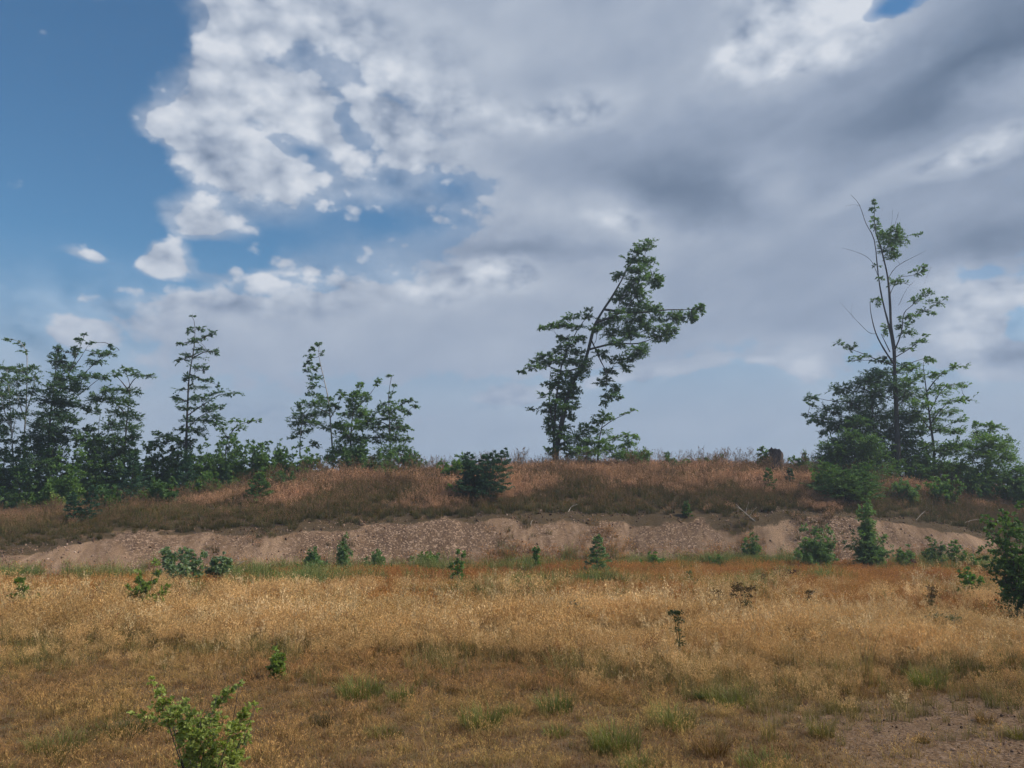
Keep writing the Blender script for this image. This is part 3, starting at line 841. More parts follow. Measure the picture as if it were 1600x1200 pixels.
def woody(name, label, cat, limbs, clusters, base, leaf=.075, ratio=.62, col=BEECH, per=1.0, k=9, up=.8, droop=.10, hang=.0,
          bark=None, mat=None, group=None, trunk_name='trunk', crown_name='crown', twig_r=.004, bough_r=.014, sub=2, dead=(), seed=None, loose=1.0, swell=1.30):
    """limbs: [(path, r0, r1)], the first is the trunk. clusters: (centre, (rx, ry, rz)) sprays of leaves, each on its own bough."""
    bark = bark or M_BARK; mat = mat or M_LEAF
    base = np.asarray(base, float)
    root = obj(name, None, label=label, cat=cat, group=group, loc=base)
    skel = []; first = True
    for (path, r0, r1) in limbs:
        V, F, F3, p = tube(np.asarray(path) - base, r0, r1, 8 if first else 6)
        obj(trunk_name if first else ('dead_limb' if r1 < 0 else 'limb'), new_mesh(trunk_name if first else 'limb', V, [F, F3], bark, smooth=True), parent=root)
        skel.append(p[1:]); first = False
    skel = np.concatenate(skel)
    bV = []; bF = []; off = 0; S = []; E = []; order = np.argsort([np.linalg.norm(skel - (np.asarray(c[0]) - base), axis=1).min() for c in clusters]) if clusters else []
    for ci in order:
        c, rr = clusters[ci][:2]; c = np.asarray(c) - base; rr = np.asarray(rr)
        d = skel - c
        cost = np.linalg.norm(d, axis=1) + .9 * np.clip(d[:, 2] + .05, 0, None)
        a = skel[int(np.argmin(cost))]
        L = np.linalg.norm(c - a)
        if L > .08:
            side = rng.normal(0, .07, 3) * L
            pth = np.array([a, a + (c - a) * .4 + side + [0, 0, .06 * L], c])
            rb = min(bough_r * (.45 + .55 * min(L / .8, 1.5)), .03)
            V, F, F3, p = tube(pth, rb, rb * .35, 4)
            bV.append(V); bF.append((F + off, F3 + off)); off += len(V)
            skel = np.concatenate([skel, p[1:]])
        else:
            p = np.array([a, c])
        area = math.pi * rr[0] * rr[2]
        nt = max(3, int(round(per * area * 12.0 / (leaf * leaf * ratio * k * (1 + sub * .5)))))
        tt = rng.uniform(.45, 1.0, nt); idx = np.clip((tt * (len(p) - 1)).astype(int), 0, len(p) - 1)
        s = p[idx] * .55 + c * .45
        q = rng.normal(0, 1, (nt, 3)); q /= np.linalg.norm(q, axis=1, keepdims=True)
        q *= rng.random((nt, 1)) ** .45 * loose
        S.append(s + q * rr * .30); E.append(c + q * rr * swell)
    if S:
        S = np.concatenate(S); E = np.concatenate(E)
        S0, E0 = S, E
        for _ in range(sub):                          # side twigs
            t = rng.uniform(.3, .8, (len(S0), 1)); st = S0 + (E0 - S0) * t
            T = E0 - S0; L = np.linalg.norm(T, axis=1, keepdims=True)
            pr = np.cross(T, rng.normal(0, .5, (len(S0), 3)) + [0, 0, 1.]); pr /= np.linalg.norm(pr, axis=1, keepdims=True) + 1e-9
            sg = rng.choice([-1., 1.], (len(S0), 1))
            S = np.concatenate([S, st]); E = np.concatenate([E, st + T * .35 + pr * sg * np.maximum(L * .45, leaf)])
        V, F = sticks(S, E, twig_r, twig_r * .4, droop)
        bV.append(V); bF.append((F + off, np.zeros((0, 3), int))); off += len(V)
        V, F, c = leaves_on(S, E, k, leaf, ratio, up, droop, col, hang=hang)
        obj(crown_name, new_mesh(crown_name, V, F, mat, c), parent=root, kind='stuff')
    if bV:
        F4 = np.concatenate([f[0] for f in bF]); F3 = np.concatenate([f[1] for f in bF])
        obj('twigs', new_mesh('twigs', np.concatenate(bV), [F4, F3], M_TWIG if bark is not M_PALE else M_TWIG), parent=root, kind='stuff')
    return root

class Crop:
    """a window of the photograph: origin and magnification, at a given distance"""
    def __init__(s, x0, y0, mag, Y): s.x0, s.y0, s.mag, s.Y = x0, y0, mag, Y
    def p(s, x, y, dy=0.0): return P(s.x0 + x / s.mag, s.y0 + y / s.mag, s.Y + dy)
    def path(s, pts, wander=.25, start=None):
        out = []; dy = 0.0 if start is None else start
        for i, q in enumerate(pts):
            out.append(s.p(q[0], q[1], dy)); dy += random.uniform(-wander, wander)
        return out
    def m(s, px): return px / s.mag / FOC * s.Y
    def clusters(s, lst, depth, thick=1.0):
        out = []
        for (x, y, rx, ry) in lst:
            dy = random.uniform(-1, 1) * depth
            out.append((s.p(x, y, dy), (s.m(rx) * 1.05, max(s.m(rx), s.m(ry)) * thick, s.m(ry) * 1.05)))
        return out

def crown_base(c, x, y):
    b = c.p(x, y); b[2] = gz(b[0], b[1]) - .05; return b

def big_trees():
    # --- leaning beech on the crest
    c = Crop(780, 350, 3.0, 32.0)
    b = crown_base(c, 262, 1130)
    L = [([b] + c.path([(268, 1060), (290, 950), (310, 850), (340, 750), (390, 670), (415, 600), (430, 540), (450, 470), (490, 400), (530, 340), (570, 270), (620, 180), (690, 100)], .12), .125, .016),
         ([b + [-.05, .1, .3]] + c.path([(258, 960), (270, 800), (285, 710), (300, 640), (365, 500), (440, 400)], .15), .06, .010),
         (c.path([(255, 980), (236, 830), (240, 690)], .15), .035, .010),
         (c.path([(490, 400), (600, 415), (700, 412), (790, 402), (870, 402), (950, 395)], .25), .055, .010),
         (c.path([(430, 540), (475, 640), (500, 700), (500, 810)], .25), .035, .008),
         (c.path([(415, 590), (540, 560), (650, 560), (760, 520)], .4, .2), .05, .010),
         (c.path([(455, 460), (560, 420), (650, 330), (720, 260)], .4, -.2), .05, .010),
         (c.path([(390, 670), (300, 690), (200, 660), (100, 690)], .3), .035, .008)]
    cl = c.clusters([(700, 95, 50, 25), (640, 120, 45, 25), (620, 170, 50, 30), (690, 170, 50, 35), (660, 215, 60, 35), (720, 250, 55, 40), (570, 240, 45, 25), (640, 270, 60, 35), (740, 290, 40, 20),
        (600, 330, 70, 35), (670, 320, 50, 35), (560, 350, 45, 25), (640, 390, 80, 35), (720, 390, 50, 35), (745, 430, 40, 40), (560, 430, 60, 35), (640, 450, 70, 40), (500, 460, 50, 30), (450, 490, 40, 20),
        (540, 500, 70, 35), (620, 510, 70, 40), (700, 480, 60, 35), (560, 560, 60, 25), (660, 590, 60, 35), (630, 620, 50, 30), (760, 520, 70, 35), (800, 500, 40, 38), (820, 440, 40, 35), (855, 430, 30, 38),
        (910, 420, 32, 38), (940, 400, 30, 32), (900, 445, 30, 25), (480, 610, 50, 25), (560, 630, 50, 25), (600, 670, 35, 28), (520, 690, 40, 25), (490, 740, 50, 25), (550, 770, 30, 30), (510, 800, 35, 30),
        (490, 840, 20, 20), (560, 810, 20, 20), (420, 400, 25, 12), (340, 430, 45, 18), (400, 430, 40, 20), (250, 480, 50, 20), (200, 490, 30, 15), (300, 470, 50, 20), (350, 480, 50, 20), (280, 535, 15, 20),
        (370, 540, 50, 20), (330, 560, 40, 20), (220, 610, 45, 20), (290, 590, 60, 25), (360, 600, 45, 25), (250, 640, 70, 20), (170, 670, 50, 18), (110, 690, 30, 12), (330, 640, 60, 25), (390, 660, 55, 40),
        (300, 700, 60, 25), (360, 710, 55, 30), (225, 745, 35, 12), (320, 760, 60, 25), (260, 770, 50, 15), (215, 800, 40, 12), (330, 810, 60, 22), (260, 830, 50, 15), (150, 870, 25, 10), (210, 880, 40, 14),
        (300, 860, 60, 25), (320, 900, 50, 20), (230, 920, 35, 14), (290, 950, 60, 20), (240, 970, 35, 14), (310, 1000, 40, 16), (255, 1020, 30, 14), (220, 1055, 25, 10), (250, 1080, 25, 12), (320, 1050, 40, 18), (280, 740, 60, 26), (290, 800, 55, 26), (270, 860, 60, 24), (260, 900, 60, 24), (280, 980, 55, 22), (230, 850, 50, 16), (300, 1030, 45, 20), (240, 940, 45, 18), (350, 780, 40, 26), (340, 850, 40, 26), (270, 1060, 40, 18), (190, 640, 50, 20), (300, 540, 40, 18)], .55)
    woody('beech_tree', 'beech with a bent trunk leaning over to one side above the middle of the knoll', 'tree', L, cl, b, leaf=.085, per=.46, swell=1.08, k=8, group='trees on the knoll', hang=.15)
    # --- young tree beside it
    b = crown_base(c, 460, 1130)
    L = [([b] + c.path([(465, 1040), (475, 980), (490, 910)], .1), .05, .012), (c.path([(475, 960), (540, 915), (640, 872)], .2), .02, .005), (c.path([(470, 1030), (560, 1000), (645, 982)], .2), .02, .005), (c.path([(460, 1060), (390, 1000), (400, 925)], .2), .02, .006)]
    cl = c.clusters([(490, 900, 40, 20), (450, 930, 40, 20), (530, 910, 30, 10), (590, 885, 25, 6), (630, 875, 20, 6), (400, 960, 40, 25), (370, 1000, 50, 25), (470, 970, 50, 15), (450, 1020, 70, 20), (540, 1000, 40, 12),
        (600, 985, 45, 10), (500, 1050, 60, 25), (420, 1070, 60, 25), (600, 1030, 45, 25), (570, 1080, 50, 25), (640, 1000, 15, 15), (380, 1040, 40, 30), (340, 1080, 40, 25), (630, 1090, 45, 20), (690, 1075, 25, 12)], .7)
    woody('beech_sapling', 'low spreading young beech just beside the leaning tree', 'tree', L, cl, b, per=.55, group='trees on the knoll', col=BEECH_L)

    # --- the tall half-bare tree at the right end
    c = Crop(1230, 290, 2.354, 32.0)
    b = crown_base(c, 408, 1080)
    L = [([b] + c.path([(407, 1000), (404, 900), (400, 780), (395, 680), (393, 600), (382, 520), (378, 430), (370, 340), (355, 270), (342, 220), (325, 170), (320, 100), (321, 48)], .06), .115, .006),
         (c.path([(392, 610), (375, 520), (350, 420), (335, 330), (320, 200), (290, 140), (265, 70), (235, 35)], .12), 0.0432, .006),
         (c.path([(395, 660), (355, 600), (325, 540), (308, 470), (305, 430)], .15), 0.0396, .010),
         (c.path([(378, 612), (345, 545)], .1), 0.0252, .012),
         (c.path([(330, 545), (300, 540), (250, 490), (195, 430)], .2), 0.0101, .003),
         (c.path([(333, 330), (310, 278), (270, 250), (200, 228)], .2), 0.0115, .003),
         (c.path([(398, 600), (420, 540), (430, 470), (460, 440), (520, 380)], .25), 0.0288, .006),
         (c.path([(430, 490), (500, 465), (560, 430), (592, 410)], .2), 0.0144, .004),
         (c.path([(400, 630), (450, 600), (490, 570), (515, 550)], .25), 0.0216, .005),
         (c.path([(372, 340), (400, 300), (450, 270), (490, 250), (512, 238)], .2), 0.0144, .003),
         (c.path([(378, 400), (410, 340), (460, 330), (530, 300)], .25), 0.0158, .004),
         (c.path([(350, 240), (390, 160), (410, 98)], .2), 0.0130, .003),
         (c.path([(372, 190), (385, 130), (388, 80)], .15), 0.0072, .002),
         (c.path([(390, 662), (330, 640), (270, 615), (165, 575)], .25), 0.0252, .005),
         (c.path([(388, 655), (300, 642), (215, 646)], .25), 0.0158, .005),
         (c.path([(395, 690), (460, 650), (530, 630)], .25), 0.0216, .006),
         (c.path([(530, 300), (515, 330), (505, 365)], .1), 0.0043, .002), (c.path([(240, 490), (236, 460), (242, 430)], .1), 0.0043, .002), (c.path([(265, 75), (245, 70), (215, 75)], .1), 0.0043, .002), (c.path([(410, 440), (440, 380), (470, 350)], .1), 0.0072, .003)]
    cl = c.clusters([(320, 60, 12, 12), (322, 85, 14, 12), (320, 140, 18, 25), (345, 175, 20, 20), (380, 190, 45, 30), (410, 200, 35, 25), (380, 230, 40, 30), (400, 165, 25, 20), (390, 260, 30, 20), (470, 182, 18, 6), (330, 297, 12, 8),
        (350, 340, 20, 8), (400, 350, 40, 16), (480, 320, 30, 12), (510, 300, 25, 8), (330, 425, 22, 14), (470, 420, 30, 12), (500, 395, 30, 12), (540, 430, 30, 12), (580, 410, 15, 5), (500, 460, 30, 10), (545, 465, 20, 7),
        (450, 480, 36, 13), (430, 510, 30, 14), (440, 540, 36, 13), (360, 530, 14, 24), (440, 600, 30, 9), (480, 575, 30, 11), (510, 552, 10, 7), (190, 580, 25, 7), (240, 595, 30, 13), (280, 630, 40, 8), (240, 642, 25, 5),
        (330, 640, 30, 8), (370, 640, 30, 14), (430, 660, 30, 14), (520, 640, 25, 10)], .5)
    woody('dying_tree', 'tall half bare tree with many thin dead branches at its top', 'tree', L, cl, b, leaf=.09, per=.42, k=8, group='trees on the knoll', sub=1, bough_r=.008)
    # --- its understorey
    def under(nm, lab, trunk, more, cls, base, depth, Y, **kw):
        cc = Crop(1230, 290, 2.354, Y); bb = crown_base(cc, *base)
        LL = [([bb] + cc.path(trunk, .12), kw.pop('r', .07), .012)] + [(cc.path(m_, .2), .025, .006) for m_ in more]
        woody(nm, lab, 'tree', LL, cc.clusters(cls, depth), bb, group='trees on the knoll', **kw)
    under('drooping_beech', 'dark drooping beech growing against the tall half bare tree', [(325, 960), (315, 850), (310, 740), (330, 690)], [[(315, 860), (230, 800), (150, 790), (85, 775)], [(315, 880), (200, 850), (80, 845)], [(310, 760), (250, 740), (190, 750)], [(315, 820), (400, 760), (460, 750)]],
          [(100, 780, 30, 14), (75, 845, 26, 9), (110, 860, 40, 18), (130, 910, 18, 20), (160, 820, 50, 25), (200, 750, 45, 25), (190, 880, 45, 30), (240, 800, 60, 40), (290, 720, 50, 30), (330, 700, 60, 25), (360, 690, 50, 18), (320, 760, 60, 40),
           (250, 870, 60, 40), (330, 840, 70, 50), (400, 730, 40, 28), (440, 770, 60, 36), (370, 900, 60, 40), (270, 920, 60, 30), (430, 850, 50, 36), (90, 800, 24, 10), (150, 870, 30, 24), (210, 960, 60, 40), (300, 980, 70, 40), (380, 980, 60, 40), (430, 930, 50, 40), (450, 1010, 50, 40)], (325, 1070), .9, 32.6, col=DARK, per=.48, hang=.45, leaf=.08)
    under('dense_beech', 'dense low beech in front of the tall half bare tree trunk', [(250, 1000), (245, 940)], [[(250, 1020), (170, 970)], [(250, 1020), (320, 960)]],
          [(180, 960, 60, 30), (250, 930, 60, 30), (310, 950, 50, 35), (230, 1000, 80, 35), (330, 1010, 50, 40), (150, 1000, 50, 30), (200, 1040, 80, 30), (300, 1050, 60, 30), (260, 870, 36, 26), (120, 1040, 50, 26), (360, 1060, 50, 30), (400, 1040, 40, 30)], (250, 1090), .6, 31.2, col=BEECH, per=.6)
    under('layered_beech', 'pale green beech with flat layered boughs right of the half bare tree', [(540, 980), (525, 860), (510, 740), (500, 660)], [[(520, 840), (580, 740), (655, 732)], [(512, 760), (560, 700), (640, 655)], [(525, 880), (590, 800), (680, 788)], [(530, 900), (460, 820), (420, 800)]],
          [(450, 670, 46, 18), (520, 640, 25, 10), (500, 700, 40, 14), (560, 690, 40, 10), (620, 665, 35, 10), (590, 735, 50, 10), (640, 735, 25, 7), (540, 760, 50, 13), (620, 790, 50, 10), (660, 788, 20, 6), (500, 800, 60, 18), (590, 830, 50, 13),
           (640, 860, 28, 9), (520, 860, 56, 22), (470, 900, 40, 26), (560, 900, 60, 18), (630, 900, 40, 12), (500, 960, 50, 26), (590, 970, 60, 28), (540, 1030, 60, 30), (470, 1010, 40, 30), (620, 960, 50, 24), (440, 720, 40, 20), (460, 840, 46, 22), (600, 1040, 60, 30), (520, 1080, 60, 30), (430, 960, 40, 26)], (540, 1100), .8, 32.3, col=BEECH_L, per=.46)
    under('bushy_beech', 'bushy light green beech near the end of the knoll', [(745, 1020), (740, 930), (755, 880)], [[(742, 1000), (690, 900)], [(742, 1010), (800, 950)], [(742, 1040), (650, 1000)]],
          [(760, 890, 38, 18), (695, 880, 28, 12), (740, 940, 60, 30), (800, 950, 36, 28), (690, 980, 60, 30), (770, 1000, 60, 36), (820, 1000, 18, 18), (650, 1040, 50, 35), (740, 1060, 70, 40), (690, 1090, 60, 30), (620, 1080, 40, 24), (790, 1080, 40, 30), (710, 920, 40, 20)], (740, 1130), .9, 31.0, col=BEECH_L, per=.55)
    under('edge_beech', 'beech cut off by the frame at the far end of the knoll', [(860, 1080), (855, 1040)], [[(858, 1090), (900, 1050)]],
          [(850, 1060, 36, 24), (890, 1050, 40, 30), (840, 1110, 40, 30), (900, 1110, 40, 40), (930, 1070, 40, 40), (860, 1150, 50, 30)], (860, 1170), .6, 30.0, col=BEECH, per=.6)

    # --- left group
    def left(nm, lab, trunk, more, cls, base, depth, Y, org=(0, 470, 2.79), **kw):
        cc = Crop(org[0], org[1], org[2], Y); bb = crown_base(cc, *base)
        r = kw.pop('r', .07); w = kw.pop('wander', .10)
        LL = [([bb] + cc.path(trunk, w), r, .008)] + [(cc.path(m_, .2), .028, .005) for m_ in more]
        woody(nm, lab, 'tree', LL, cc.clusters(cls, depth), bb, group=kw.pop('group', 'trees at the far end of the knoll'), **kw)
    left('slender_tree', 'slender pale trunk with a nodding leafy tip at the photo edge', [(97, 760), (105, 600), (115, 450), (118, 260), (112, 215), (85, 180), (40, 165), (5, 168)], [[(110, 500), (140, 400), (155, 320)], [(110, 520), (80, 430), (70, 360)]],
         [(35, 170, 28, 8), (90, 190, 18, 14), (80, 215, 14, 7), (110, 225, 12, 9), (100, 300, 42, 22), (150, 290, 28, 18), (80, 350, 42, 26), (140, 340, 38, 26), (70, 410, 46, 22), (140, 390, 36, 22), (90, 440, 36, 16), (100, 490, 36, 12), (60, 300, 22, 12)], (95, 790), .7, 32.0, bark=M_PALE, per=.40, r=.045, leaf=.065, col=BEECH)
    left('birch_tree', 'leafy tree cut by the left photo border with a thin pale stem', [(57, 760), (52, 600), (40, 400), (30, 300)], [[(50, 560), (10, 450), (0, 350)], [(50, 600), (70, 500)]],
         [(20, 290, 40, 18), (5, 340, 44, 24), (15, 400, 42, 26), (20, 460, 38, 24), (10, 520, 40, 24), (60, 500, 38, 18), (20, 570, 44, 22), (-40, 400, 50, 50), (-50, 500, 50, 50), (40, 610, 40, 20)], (58, 790), .9, 31.5, bark=M_PALE, per=.45, r=.045, col=BEECH, leaf=.065)
    left('swept_tree', 'dark broad tree with boughs swept up to one side', [(207, 740), (215, 560), (230, 420), (243, 300), (250, 190)], [[(228, 440), (290, 340), (335, 235), (375, 135)], [(235, 420), (330, 350), (430, 260), (520, 215)], [(225, 480), (330, 420), (440, 335), (475, 330)], [(222, 520), (300, 500), (355, 455)], [(215, 560), (160, 560), (120, 590)], [(250, 330), (320, 290), (390, 185)]],
         [(246, 215, 18, 20), (250, 260, 36, 26), (300, 290, 46, 22), (330, 222, 24, 22), (350, 170, 24, 9), (375, 140, 8, 10), (390, 185, 18, 7), (430, 235, 38, 13), (490, 230, 34, 9), (420, 270, 40, 12), (380, 330, 50, 18), (440, 335, 36, 10), (280, 340, 56, 24), (240, 380, 56, 28), (320, 380, 50, 24),
          (220, 430, 60, 30), (290, 440, 60, 25), (350, 460, 30, 13), (230, 490, 70, 30), (300, 510, 50, 20), (200, 540, 70, 30), (270, 560, 60, 25), (180, 590, 70, 30), (250, 610, 60, 30), (190, 650, 70, 40), (180, 710, 70, 30), (245, 690, 46, 34), (480, 195, 14, 10)], (207, 770), .9, 31.2, col=DARK, per=.66, r=.08, leaf=.08)
    left('flat_topped_tree', 'beech with a flat spreading top bough among the trees on the far knoll', [(542, 700), (550, 560), (560, 450), (566, 370), (545, 300)], [[(560, 380), (600, 330), (680, 325)], [(560, 390), (510, 330), (475, 312)], [(555, 500), (480, 430), (410, 430)], [(436, 700), (430, 560), (440, 480)]],
         [(545, 298, 38, 10), (500, 315, 34, 10), (590, 320, 38, 10), (650, 325, 34, 8), (540, 390, 46, 18), (605, 398, 16, 14), (470, 390, 38, 18), (420, 430, 46, 22), (500, 430, 46, 22), (560, 440, 38, 22), (400, 480, 36, 18), (520, 490, 50, 24), (580, 500, 34, 22), (480, 540, 50, 24), (560, 550, 50, 24),
          (500, 600, 60, 25), (580, 600, 38, 24), (540, 650, 60, 25), (370, 560, 36, 22), (345, 600, 40, 24), (420, 620, 50, 24), (480, 660, 50, 24)], (540, 770), .9, 31.6, per=.52, r=.06, leaf=.07, col=BEECH)
    left('tiered_beech', 'slim beech with separate flat tiers of boughs standing alone', [(815, 760), (812, 620), (818, 450), (825, 330), (845, 210), (850, 130), (845, 85), (832, 65)], [[(818, 500), (890, 450), (960, 410), (1040, 405)], [(815, 560), (880, 500), (970, 465)], [(820, 440), (770, 425), (732, 420)], [(828, 320), (890, 345), (945, 365)], [(840, 250), (900, 220), (955, 225)], [(840, 240), (790, 258), (760, 262)], [(845, 180), (900, 155), (950, 140)], [(848, 170), (800, 185), (765, 188)], [(812, 620), (740, 600), (660, 575)]],
         [(838, 68, 12, 5), (870, 118, 34, 10), (825, 130, 24, 8), (930, 140, 24, 10), (790, 185, 34, 6), (860, 175, 34, 10), (900, 155, 18, 8), (900, 215, 52, 9), (840, 240, 46, 9), (790, 258, 36, 7), (940, 235, 14, 10), (860, 285, 42, 9), (900, 300, 14, 16), (850, 335, 42, 11), (800, 345, 22, 7), (910, 345, 38, 10),
          (850, 375, 54, 9), (790, 385, 22, 6), (945, 370, 10, 10), (760, 420, 32, 6), (810, 430, 54, 11), (880, 420, 46, 14), (950, 405, 46, 9), (1010, 405, 38, 8), (800, 465, 46, 10), (890, 470, 54, 14), (960, 465, 42, 9), (850, 520, 56, 15), (930, 510, 46, 16), (800, 560, 36, 15), (860, 570, 46, 18), (960, 540, 38, 12),
          (720, 592, 56, 12), (675, 575, 26, 6), (690, 620, 36, 12), (760, 600, 36, 13), (820, 620, 50, 20), (800, 680, 40, 30), (825, 730, 34, 30), (810, 790, 30, 26)], (815, 850), .6, 30.6, per=.52, r=.065, leaf=.07, col=DARK)
    left('crooked_sapling', 'small crooked beech with one bough held out sideways past the tiered tree', [(985, 640), (1000, 590), (1035, 545), (1085, 528), (1135, 522)], [[(995, 600), (960, 555)]],
         [(1030, 525, 34, 10), (1090, 527, 14, 6), (1120, 524, 20, 7), (960, 560, 28, 10), (1000, 590, 38, 18), (1040, 552, 28, 12), (985, 625, 34, 18)], (985, 680), .4, 31.8, per=.45, r=.035, col=BEECH_L)
    o2 = (400, 500, 3.0)
    left('whip_tree', 'thin pale stemmed tree with a tall whip of leaves', [(361, 660), (355, 560), (345, 430), (335, 350), (315, 260), (295, 170), (297, 112)], [[(205, 640), (210, 520), (230, 430), (290, 390)], [(348, 460), (390, 390), (400, 350)], [(345, 440), (260, 400), (200, 400)]],
         [(297, 115, 28, 10), (260, 130, 16, 14), (315, 155, 14, 7), (255, 170, 24, 14), (240, 200, 22, 18), (300, 205, 10, 9), (235, 235, 22, 13), (275, 225, 22, 13), (270, 265, 24, 14), (300, 275, 14, 11), (265, 310, 24, 18), (270, 350, 34, 13), (330, 370, 38, 18), (395, 350, 24, 18), (280, 390, 48, 18), (210, 400, 38, 18),
          (350, 400, 56, 18), (230, 440, 58, 24), (320, 430, 56, 18), (200, 480, 44, 24), (270, 480, 56, 18), (210, 520, 48, 18), (190, 550, 34, 10), (340, 500, 44, 16), (205, 590, 20, 14), (280, 580, 36, 14)], (362, 715), .6, 32.2, o2, bark=M_PALE, per=.52, r=.045, leaf=.075)
    left('full_beech', 'full green beech in the middle of three small trees', [(440, 660), (445, 560), (450, 470), (470, 380), (490, 310)], [[(465, 420), (540, 340), (572, 285)], [(447, 520), (530, 470)], [(445, 560), (400, 500)]],
         [(490, 305, 24, 14), (475, 340, 38, 18), (510, 350, 32, 18), (450, 370, 38, 18), (515, 375, 18, 8), (470, 410, 48, 24), (420, 440, 38, 18), (500, 440, 48, 24), (540, 450, 24, 18), (400, 500, 38, 28), (460, 490, 48, 28), (530, 490, 38, 24), (420, 550, 48, 28), (490, 560, 44, 28), (400, 610, 58, 34), (470, 630, 58, 36), (350, 650, 44, 30),
          (570, 285, 14, 13), (560, 305, 10, 8), (430, 670, 60, 26), (510, 660, 40, 24)], (440, 715), .7, 32.0, o2, per=.66, r=.055, col=BEECH_L)
    left('drooping_sapling', 'drooping young beech with a bare whip tip beside the full beech', [(631, 660), (628, 560), (625, 450), (622, 350), (635, 268)], [[(626, 440), (690, 390), (745, 378)], [(627, 520), (690, 500), (720, 560)], [(627, 500), (580, 480), (560, 550)], [(630, 620), (720, 640), (780, 670)]],
         [(632, 265, 16, 10), (650, 300, 9, 7), (640, 340, 18, 8), (625, 360, 10, 7), (620, 390, 38, 13), (590, 420, 34, 18), (650, 420, 46, 18), (690, 385, 24, 13), (730, 375, 24, 10), (740, 405, 22, 13), (710, 430, 28, 13), (600, 460, 38, 18), (660, 460, 34, 18), (580, 500, 38, 24), (650, 500, 48, 24), (700, 510, 28, 18),
          (570, 550, 34, 24), (640, 550, 56, 28), (710, 560, 28, 18), (600, 610, 56, 28), (680, 610, 48, 28), (740, 640, 34, 18), (770, 670, 28, 18), (700, 660, 48, 20)], (631, 715), .7, 31.8, o2, per=.55, r=.045, hang=.35)
big_trees()

# ------------------------------------------------------------------ shrubs and young trees
def px2m(px, Y): return px / FOC * Y

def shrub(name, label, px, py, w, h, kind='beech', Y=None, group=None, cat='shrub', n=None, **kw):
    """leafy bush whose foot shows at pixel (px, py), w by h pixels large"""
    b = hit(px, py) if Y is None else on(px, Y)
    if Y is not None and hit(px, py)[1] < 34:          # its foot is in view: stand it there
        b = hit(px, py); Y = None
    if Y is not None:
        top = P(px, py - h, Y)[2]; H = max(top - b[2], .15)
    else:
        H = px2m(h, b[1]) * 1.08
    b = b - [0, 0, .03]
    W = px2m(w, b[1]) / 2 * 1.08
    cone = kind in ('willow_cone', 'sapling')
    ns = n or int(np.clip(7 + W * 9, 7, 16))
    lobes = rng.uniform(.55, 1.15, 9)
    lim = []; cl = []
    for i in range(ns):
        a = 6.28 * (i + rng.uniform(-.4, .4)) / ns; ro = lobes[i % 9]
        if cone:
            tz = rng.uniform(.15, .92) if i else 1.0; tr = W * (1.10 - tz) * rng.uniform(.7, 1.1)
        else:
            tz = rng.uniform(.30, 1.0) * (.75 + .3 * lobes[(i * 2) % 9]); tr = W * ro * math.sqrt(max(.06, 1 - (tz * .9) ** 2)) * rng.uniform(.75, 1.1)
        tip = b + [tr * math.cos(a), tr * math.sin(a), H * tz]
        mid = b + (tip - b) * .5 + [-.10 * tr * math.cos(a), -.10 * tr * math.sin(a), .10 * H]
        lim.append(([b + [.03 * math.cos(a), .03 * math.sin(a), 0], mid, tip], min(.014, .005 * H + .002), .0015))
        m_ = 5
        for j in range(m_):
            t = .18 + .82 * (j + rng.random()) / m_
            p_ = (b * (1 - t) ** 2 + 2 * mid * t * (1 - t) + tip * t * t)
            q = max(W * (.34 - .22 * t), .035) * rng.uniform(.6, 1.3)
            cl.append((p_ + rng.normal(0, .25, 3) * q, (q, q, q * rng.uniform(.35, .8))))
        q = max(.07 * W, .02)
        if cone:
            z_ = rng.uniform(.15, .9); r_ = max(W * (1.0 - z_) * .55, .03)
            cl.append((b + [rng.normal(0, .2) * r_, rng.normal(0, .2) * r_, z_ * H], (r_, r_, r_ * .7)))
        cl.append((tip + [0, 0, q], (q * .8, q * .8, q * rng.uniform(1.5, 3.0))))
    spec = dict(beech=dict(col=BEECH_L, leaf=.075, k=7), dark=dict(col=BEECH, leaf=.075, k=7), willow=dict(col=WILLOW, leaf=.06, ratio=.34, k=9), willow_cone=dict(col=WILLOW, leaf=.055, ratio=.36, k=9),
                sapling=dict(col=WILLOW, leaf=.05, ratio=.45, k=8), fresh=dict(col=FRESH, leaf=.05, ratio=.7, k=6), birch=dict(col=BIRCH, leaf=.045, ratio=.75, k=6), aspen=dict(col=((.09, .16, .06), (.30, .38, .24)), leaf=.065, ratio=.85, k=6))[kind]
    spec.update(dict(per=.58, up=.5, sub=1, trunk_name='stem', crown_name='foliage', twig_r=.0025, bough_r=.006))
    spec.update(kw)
    return woody(name, label, cat, lim, cl, b, group=group, **spec)

